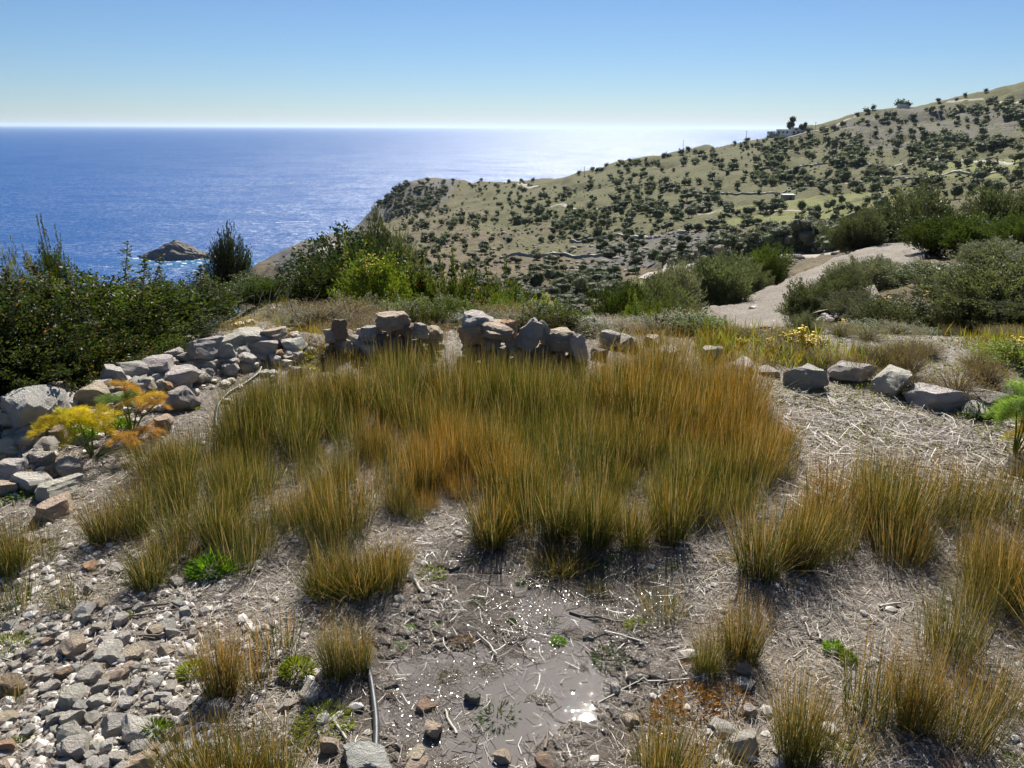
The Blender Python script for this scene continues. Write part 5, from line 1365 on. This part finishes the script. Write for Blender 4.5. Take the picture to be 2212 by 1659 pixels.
# ------------------------------------------------------------------ trees and scrub of the far hillside
def crown(seed, nleaf, sub, tall=.8, leafs=.16, inner=True):
    rg = np.random.default_rng(seed)
    parts = []; tn = []
    lob = rg.integers(3, 6)
    C_ = rg.normal(0, .42, (lob, 3)) * [1, 1, .45]; C_[0] *= .2
    Rr = rg.uniform(.45, .72, lob)
    V0, F0 = ICO[sub]
    o = 0; Vs, Fs = [], []
    for c_, r_ in zip(C_, Rr):
        V = V0 * r_ * (1 + .35 * fbm(V0[:, 0] * 2.6 + seed, V0[:, 1] * 2.6 + c_[0] * 9, V0[:, 2] * 2.6, oct=3, seed=seed))[:, None] * .86
        V = V * [1, 1, tall] + c_
        Vs.append(V); Fs.append(np.c_[F0, F0[:, 2]] + o); o += len(V); tn.append(np.full(len(V), rg.uniform(.2, .5)))
    V = np.concatenate(Vs); Fc = np.concatenate(Fs)
    k_ = rg.integers(0, lob, nleaf); dn = rg.normal(size=(nleaf, 3)); dn /= np.linalg.norm(dn, axis=1)[:, None]
    P = C_[k_] + dn * (Rr[k_] * rg.uniform(.72, 1.12, nleaf))[:, None] * [1, 1, tall]
    V2, F2 = leafquads(P, dn + rg.normal(0, .8, (nleaf, 3)), leafs, leafs * .7, rg)
    mn = V2[:, 2].min()
    me1 = None
    return V, Fc, np.concatenate(tn), V2, F2, np.repeat(rg.random(nleaf), 4), mn
def fartree(seed, sub=2, nleaf=420, trunk=True, leafs=.15):
    V, Fc, t1, V2, F2, t2, mn = crown(seed, nleaf, sub, .75, leafs)
    Va = np.r_[V, V2]; Va = Va - [0, 0, mn]; hh_ = Va[:, 2].max()
    low = .26 if trunk else -.12
    Va[:, 2] = Va[:, 2] / hh_ * (1 - max(low, 0) * .6) + low * .6
    tri = Fc[:, :3]
    q_ = np.r_[Fc, F2 + len(V)]
    # triangles stored as degenerate quads are split properly
    me = bpy.data.meshes.new('crown')
    me.from_pydata(Va.tolist(), [], [list(a) for a in tri] + [list(a) for a in (F2 + len(V))])
    for an, av in (('tint', np.r_[t1, t2]), ('sick', np.zeros(len(Va)))):
        at = me.attributes.new(an, 'FLOAT', 'POINT'); at.data.foreach_set('value', av.astype(np.float32))
    me.materials.append(M_FARL)
    rg = np.random.default_rng(seed)
    prt = [tube(np.array([[0, 0, -.1], [rg.normal(0, .04), 0, .2], [rg.normal(0, .1), rg.normal(0, .1), .5]]), np.array([.09, .07, .05]), 6)]
    for _ in range(4): prt.append(tube(np.array([[0, 0, .2], [rg.normal(0, .2), rg.normal(0, .2), .42], [rg.normal(0, .35), rg.normal(0, .35), .7]]), np.array([.05, .04, .02]), 5))
    Vt, Ft = join(prt)
    return me, mesh_np('trunk', Vt, Ft, M_WOOD, True)
FT = [fartree(i) for i in range(10)]
FB = [fartree(50 + i, trunk=False) for i in range(8)]
zones = [  # polygon, tries, height range m, tree share
    ([(1150, 420), (1340, 355), (1600, 305), (1700, 300), (1860, 262), (1860, 330), (1700, 400), (1400, 460), (1160, 480)], 290, (2.6, 4.6), .7),
    ([(1640, 330), (1860, 262), (2030, 235), (2212, 210), (2230, 300), (2000, 370), (1700, 420)], 200, (2.8, 5.5), .7),
    ([(1850, 330), (2230, 290), (2230, 410), (1800, 420)], 120, (2.0, 3.8), .6),
    ([(1380, 440), (1800, 400), (2180, 400), (2000, 450), (1800, 470), (1400, 480)], 85, (2.5, 4.2), .95),
    ([(1080, 470), (1400, 440), (1500, 470), (1250, 500), (1000, 520), (850, 530)], 80, (2.2, 4.0), .8),
    ([(850, 520), (1200, 490), (1480, 490), (1850, 480), (1850, 540), (1450, 570), (1250, 580), (900, 600)], 210, (1.4, 3.2), .2),
    ([(950, 600), (1250, 580), (1400, 590), (1330, 640), (1150, 650)], 70, (1.6, 3.2), .1),
    ([(1100, 640), (1400, 610), (1450, 660), (1300, 690), (1150, 690)], 40, (1.6, 3.0), .1),
    ([(850, 392), (1150, 392), (1150, 480), (900, 500), (790, 485)], 170, (2.2, 4.0), .3),
    ([(570, 570), (780, 490), (860, 500), (860, 530), (700, 590)], 50, (1.8, 3.2), .1),
    ([(1480, 480), (1800, 475), (2030, 470), (2030, 540), (1700, 540)], 60, (1.6, 3.0), .3)]
zones.append(([(560, 578), (700, 520), (800, 495), (810, 560), (650, 605)], 130, (1.6, 3.6), .1))
zones.append(([(850, 392), (990, 392), (950, 440), (850, 480), (795, 455)], 150, (2.4, 4.5), .0))
zones = [(a_, int(b_ * (2.1 if i_ != 5 and i_ != 6 else 1.15)), c_, d_) for i_, (a_, b_, c_, d_) in enumerate(zones)]
cand = []
for poly, tries, hr, ts in zones:
    xs = [a for a, _ in poly]; ys = [a for _, a in poly]; got = 0
    while got < tries:
        u, v = random.uniform(min(xs), max(xs)), random.uniform(min(ys), max(ys))
        if not inpoly(np.array(u), np.array(v), poly): continue
        got += 1
        if vnoise(u / 45, v / 22, seed=5) < -.1 and random.random() < .8: continue
        p_ = pick(u, v, 60)
        if np.isnan(p_[3]) or p_[3] > 1200: continue
        cand.append((hr[0] * .65 + (hr[1] * 1.1 - hr[0] * .65) * random.random()**1.4, p_, random.random() < ts, u, v))
for u, v, h_, tr in ((1253, 494, 3.4, 1), (1655, 462, 3.8, 1), (1455, 470, 3.6, 1), (1488, 470, 3.4, 1), (1850, 470, 3, 1), (1735, 452, 2.6, 1), (1790, 455, 3.8, 1), (1440, 500, 3.3, 1), (1180, 478, 3.6, 1), (1192, 520, 3.3, 0), (1000, 530, 3.0, 0), (1235, 500, 3, 1),
                    (1360, 486, 3.0, 1), (1322, 545, 2.6, 0), (1160, 560, 2.6, 0), (1010, 585, 2.6, 0), (1100, 590, 2.4, 0), (1300, 620, 2.4, 0), (1260, 585, 2.2, 0), (1570, 455, 3.4, 1), (1610, 468, 3.4, 1), (1890, 440, 3.6, 1), (2060, 430, 3.2, 1), (1510, 600, 2.0, 1),
                    (2150, 420, 3.4, 1), (1230, 610, 2.4, 0), (1410, 620, 2.3, 0), (1370, 655, 2.2, 0), (1200, 640, 2.2, 0)):
    p_ = pick(u, v, 60)
    if not np.isnan(p_[3]): cand.append((h_ * 1.05, p_, bool(tr), u, v))
# trees seen against the sky along the ridge
for u, v, h_ in ((1940, 232, 7), (1955, 229, 6), (2028, 218, 4), (2085, 210, 4), (2130, 200, 4), (1885, 238, 5), (1870, 245, 5), (1850, 252, 4), (2065, 218, 3), (1800, 283, 5), (1775, 285, 5), (1745, 286, 4), (1340, 355, 4), (1360, 352, 4), (1310, 362, 4), (1280, 370, 4), (1250, 378, 4), (1150, 392, 4), (1100, 392, 4), (1040, 392, 4), (980, 392, 3.5)):
    for dv in range(0, 26, 3):
        p_ = pick(u, v + dv, 300)
        if not np.isnan(p_[3]) and p_[3] < 1100: cand.append((h_, p_, True, u, v)); break
cand.sort(key=lambda c_: -c_[0] / c_[1][3])
def where(u, v):
    if v < 330 and u > 1640: return 'on the upper slope near the ridge'
    if u < 1150 and v < 500: return 'on the cliff headland'
    if v < 420: return 'on the long slope above the valley'
    if v < 490: return 'in the meadow strip of the valley'
    return 'on the rocky lower slope'
for i, (h_, p_, tr, u, v) in enumerate(cand[:290]):
    loc = (p_[0], p_[1], p_[2]); s = h_ * random.uniform(.72, .95) * (.52 if tr else .66)
    me_c, me_t = random.choice(FT if tr else FB)
    col = jit(random.choice(((.135, .155, .10), (.11, .135, .075), (.17, .175, .12), (.09, .11, .07))), .2); rz = random.uniform(0, 6.28)
    lb = ('small olive tree with a rounded crown ' if tr else 'low round dark evergreen bush ') + where(u, v)
    if tr:
        o = root('olive_tree', lb, 'tree', loc, 'olive trees ' + where(u, v))
        link('crown', me_c, o, (0, 0, 0), (0, 0, rz), (s, s, h_), col)
        if h_ / p_[3] * F > 14: link('trunk', me_t, o, (0, 0, 0), (0, 0, rz), (s, s, h_))
    else:
        o = link('bush', me_c, None, loc, (0, 0, rz), (s, s, h_ * .8), col)
        tag(o, lb, 'bush', 'round bushes ' + where(u, v))
# the rest, past counting
rest = cand[290:]
ZW = [(max(a for a, _ in z_[0]) - min(a for a, _ in z_[0])) * (max(a for _, a in z_[0]) - min(a for _, a in z_[0])) * (1.6 if z_[2][1] > 2.7 else .6) for z_ in zones]
for _ in range(7500):
    zn = random.choices(zones, ZW)[0]; poly = zn[0]
    xs = [a for a, _ in poly]; ys = [a for _, a in poly]
    u, v = random.uniform(min(xs), max(xs)), random.uniform(min(ys), max(ys))
    if inpoly(np.array(u), np.array(v), poly) and vnoise(u / 40, v / 18, seed=15) > -.2:
        p_ = pick(u, v, 60)
        if not np.isnan(p_[3]) and p_[3] < 1200 and not (1400 < u < 2000 and 420 < v < 485): rest.append((.3 + .8 * random.random()**1.8, p_, False, u, v))
SV, SF = [], []
for i in range(6):
    V, Fc, t1, V2, F2, t2, mn = crown(90 + i, 70, 1, .8, .35)
    Fq = np.r_[np.c_[Fc[:, :3], Fc[:, 2:3]] * 0 + Fc, F2 + len(V)]
    SV.append((np.r_[V, V2] - [0, 0, mn]) / [1, 1, (V[:, 2].max() - mn)]); SF.append((Fc[:, :3], F2 + len(V)))
for i in range(6):
    V, Fc = ICO[1]; V = V * (1 + .45 * fbm(V[:, 0] * 2 + i * 7, V[:, 1] * 2, V[:, 2] * 2, oct=2, seed=i))[:, None] * [1, 1, .9]
    SV.append((V + [0, 0, .35]) / [1.1, 1.1, 1.25]); SF.append((Fc, np.zeros((0, 4), int)))
for nm_, lst, lb in (('hillside_trees', [c_ for c_ in rest if c_[0] > 1.15], 'the many smaller olive trees and bushes dotting the far hillside'), ('hillside_scrub', [c_ for c_ in rest if c_[0] <= 1.15], 'low dark scrub cushions peppering the far hillside')):
    vs_, fs_, ts_, o_ = [], [], [], 0
    for h_, p_, tr, u, v in lst:
        k_ = random.randrange(6) + (6 if h_ < .95 else 0); a = random.uniform(0, 6.28); s = h_ * (.6 if h_ > 1.15 else .9)
        V = SV[k_] * [s, s, h_]; V = V @ np.array([[math.cos(a), math.sin(a), 0], [-math.sin(a), math.cos(a), 0], [0, 0, 1]]) + p_[:3] - [0, 0, .1 * h_]
        tri, qd = SF[k_]
        fs_.append(np.r_[tri, qd[:, [0, 1, 2]], qd[:, [0, 2, 3]]] + o_); vs_.append(V); o_ += len(V)
        ts_.append(np.full(len(V), random.random()) * .6 + R.random(len(V)) * .4)
    if not vs_: continue
    V = np.concatenate(vs_)
    o = stuff(nm_, mesh_np(nm_, V, np.concatenate(fs_), M_FARL, False, {'tint': np.concatenate(ts_), 'sick': np.zeros(len(V))}), lb, 'hillside vegetation')
    o.color = (.13, .145, .092, 1)
# boulders on the rocky slope
rv = [(random.uniform(1230, 1850), random.uniform(500, 590)) for _ in range(420)] + [(random.uniform(850, 1300), random.uniform(500, 640)) for _ in range(200)]
P = pick(np.array([a for a, _ in rv]), np.array([a for _, a in rv]), 60); P = P[~np.isnan(P[:, 3])]
P = P[P[:, 3] > 85]; sz = R.gamma(2, .2, len(P)) * .8 + .15
V0, F0 = ICO[2]; V0 = V0 * (1 + .3 * fbm(V0[:, 0] * 2, V0[:, 1] * 2, V0[:, 2] * 2, seed=9))[:, None]
me = merged('hillside_rocks', V0, F0, P[:, :3], np.c_[sz, sz * .8, sz * .55], R.uniform(0, 6, len(P)), M_ISLE)
o = stuff('hillside_rocks', me, 'grey rocks littering the lower slope above the track', 'rocks'); o.color = (1.5, 1.45, 1.4, 1)

# ------------------------------------------------------------------ islet and foam
V0, F0 = ico(5)
V = V0.copy()
prof = lambda x: np.interp(x, [-1, -.75, -.35, -.05, .1, .3, .6, .85, 1], [.02, .22, .62, .95, 1, .72, .5, .38, .05])
ang_ = np.arctan2(V[:, 1], V[:, 0])
V[:, 2] = np.where(V[:, 2] > 0, V[:, 2] * prof(V[:, 0]), V[:, 2] * .3)
nz = fbm(V0[:, 0] * 3 + 4, V0[:, 1] * 3, V0[:, 2] * 3, oct=5, seed=2)
V = V * (1 + .22 * nz)[:, None]
V[:, 2] += .10 * np.abs(fbm(V0[:, 0] * 7, V0[:, 1] * 7, V0[:, 2] * 3, oct=4, seed=12)) * (V0[:, 2] > 0)
sl = math.hypot(isr, 92)
hw = 66 / F * sl
V[:, 2] += .16 * np.abs(fbm(V0[:, 0] * 4 + V0[:, 2], V0[:, 1] * 9, oct=4, seed=88)) * (V0[:, 2] > .1)
me = mesh_np('islet', V * [hw * 1.1, hw * .55, 11.5], F0, M_ISLE, False)
o = tag(link('islet', me, None, (isx + 1, isy, SEA - .4), (0, 0, -.30)), 'low grey rocky islet in the blue sea at left', 'islet'); o.color = (1, 1, 1, 1)
o.rotation_euler = (0, 0, -.15)
m = 260
a = R.uniform(0, 6.28, m); rr_ = hw * (1.0 + np.abs(R.normal(0, .06, m)))
fx = isx + np.cos(a) * rr_; fy = isy + np.sin(a) * rr_ * .7
east = (np.cos(a) > .75)
k_ = R.random(m) < np.where(east, .7, .10); fx, fy = fx[k_], fy[k_]
fx = np.r_[fx, isx + hw + R.normal(3, 2.5, 50), isx + R.normal(18, 8, 14)]; fy = np.r_[fy, isy + R.normal(0, 2.5, 50), isy - R.normal(26, 5, 14)]
V0, F0 = ICO[1]; sz = R.uniform(.3, 1.3, len(fx))
me = merged('sea_foam', V0, F0, np.c_[fx, fy, np.full(len(fx), SEA + .02)], np.c_[sz * 1.8, sz, sz * .12], R.normal(0, .3, len(fx)), M_FOAM)
stuff('sea_foam', me, 'white foam where waves break around the islet', 'foam')
az, s_ = pixray(632, 479); rw = (SEA - CAMZ) / float(s_)
me = merged('boat_wake', V0, F0, np.c_[np.linspace(-14, 14, 26), np.linspace(-6, 6, 26) + R.normal(0, .5, 26), np.full(26, .03)], np.c_[np.full(26, 1.6), np.full(26, .6), np.full(26, .1)], R.normal(.2, .1, 26), M_FOAM)
o = stuff('white_water', me, 'thin white streak of broken water on the open sea', 'foam'); o.location = (rw * math.sin(float(az)), rw * math.cos(float(az)), SEA)

# ------------------------------------------------------------------ house, hut, poles
def box(cx_, cy_, z0, sx_, sy_, sz_):
    v = np.array([(x, y, z) for z in (0, 1) for y in (-.5, .5) for x in (-.5, .5)]) * [sx_, sy_, sz_] + [cx_, cy_, z0]
    return v, np.array([[0, 2, 3, 1], [4, 5, 7, 6], [0, 1, 5, 4], [2, 6, 7, 3], [0, 4, 6, 2], [1, 3, 7, 5]])
def ridgept(u, v0):
    for dv in range(0, 40, 2):
        p_ = pick(u, v0 + dv, 300)
        if not np.isnan(p_[3]) and p_[3] < 1100: return p_
hpnt = ridgept(1712, 290)
hr_ = hpnt[3]; rz = -math.atan2(hpnt[0], hpnt[1])
k_ = hr_ / F      # metres per photograph pixel there
house = root('house', 'long white flat roofed house on the ridge above the sea', 'house', tuple(hpnt[:3])); house.rotation_euler = (0, 0, rz); house.scale = (.8, .8, .75)
def hpart(name, bx_, mat): return link(name, mesh_np(name, *join(bx_), mat), house)
hpart('terrace_wall', [box(0, -6, -3, 44, 1, 3.6), box(-12, -8.5, -4, 24, 1, 3.0)], M_STONEW)
hpart('wall', [box(8, 2, 0, 20, 8, 6.4)], M_WHITE); hpart('wall', [box(-9, 1, 0, 13, 7, 4.6)], M_WHITE); hpart('annex', [box(-20, 0, -.5, 8, 6, 3.4)], M_WHITE); hpart('lower_block', [box(-6, -9, -3, 12, 5, 3.6)], M_WHITE)
hpart('roof', [box(8, 2, 6.4, 20.8, 8.8, .4)], M_WHITE); hpart('roof', [box(-9, 1, 4.6, 13.8, 7.8, .35)], M_WHITE); hpart('chimney', [box(13, 3, 6.8, 1.2, 1.2, 1.6)], M_WHITE)
for wx in (1, 5, 9, 13): hpart('window', [box(wx, -2.02, 1.0, 2.0, .2, 2.0)], M_GLASS)
for wx in (3, 11): hpart('window', [box(wx, -2.02, 4.0, 2.6, .2, 1.5)], M_GLASS)
for wx in (-13, -9, -5): hpart('window', [box(wx, -2.52, .8, 1.8, .2, 2.2)], M_GLASS)
hpart('window', [box(-20, -3.02, .6, 1.6, .2, 1.6)], M_GLASS)
hutp = pick(1701, 432, 150)
hut = root('hut', 'small stone hut with a pale roof in the valley meadow', 'hut', tuple(hutp[:3]))
link('wall', mesh_np('wall', *box(0, 0, -.3, 4.4, 3, 2.2), M_STONEW), hut); link('roof', mesh_np('roof', *box(0, 0, 1.9, 5, 3.6, .3), M_WHITE), hut); link('door', mesh_np('door', *box(.6, -1.52, -.2, 1, .1, 1.7), M_GLASS), hut)
hutp = ridgept(1951, 232)
hut = root('shed', 'tiny pale shed between dark cypresses on the ridge', 'shed', tuple(hutp[:3]))
link('wall', mesh_np('wall', *box(0, 0, -.5, 9, 5, 3.2), M_WHITE), hut); link('roof', mesh_np('roof', *box(0, 0, 2.7, 9.6, 5.6, .3), M_STONEW), hut)
for u, v0, h_, lb in ((1611, 298, 9, 'utility pole on the ridge left of the white house'), (1475, 324, 9, 'utility pole lower down the ridge against the sea'), (1262, 382, 8, 'utility pole near the saddle of the headland'), (1760, 284, 7, 'utility pole right behind the white house')):
    p_ = ridgept(u, v0)
    V, Fc = join([tube(np.array([[0, 0, -.5], [0, 0, h_ * .5], [0, 0, h_]]), np.array([.2, .17, .13]), 6)] ); o = root('utility_pole', lb, 'pole', tuple(p_[:3]))
    link('pole', mesh_np('pole', V, Fc, M_POLE, True), o); link('crossarm', mesh_np('crossarm', *box(0, 0, h_ - .8, 1.8, .15, .15), M_POLE), o)
for u, v0, h_, lb, kd in ((1716, 288, 14, 'tall airy tree standing behind the white house', 0), (1745, 286, 8, 'bushy tree right behind the white house', 1)):
    p_ = ridgept(u, v0); o = root('tree', lb, 'tree', (p_[0], p_[1] + 12, p_[2]))
    link('crown', FT[3 + kd][0], o, (0, 0, 0), (0, 0, 1), (h_ * .32, h_ * .32, h_), (.05, .06, .03)); link('trunk', FT[3 + kd][1], o, (0, 0, 0), (0, 0, 1), (h_ * .3, h_ * .3, h_))

# ------------------------------------------------------------------ haze
bx_ = box(0, 54000, SEA - 60, 240000, 114000, 60 + 90 + 150)
b = NB_('haze'); pv = b.n('VolumePrincipled')
pv.inputs['Color'].default_value = (.66, .80, 1, 1); pv.inputs['Density'].default_value = .00002; pv.inputs['Anisotropy'].default_value = .3
b.t.links.new(pv.outputs[0], b.out.inputs['Volume'])
HAZE = True
if HAZE:
    o = link('haze', mesh_np('haze', *bx_, b.m)); o['kind'] = 'stuff'; o['label'] = 'thin sea haze filling the air over the whole view'; o['category'] = 'haze'
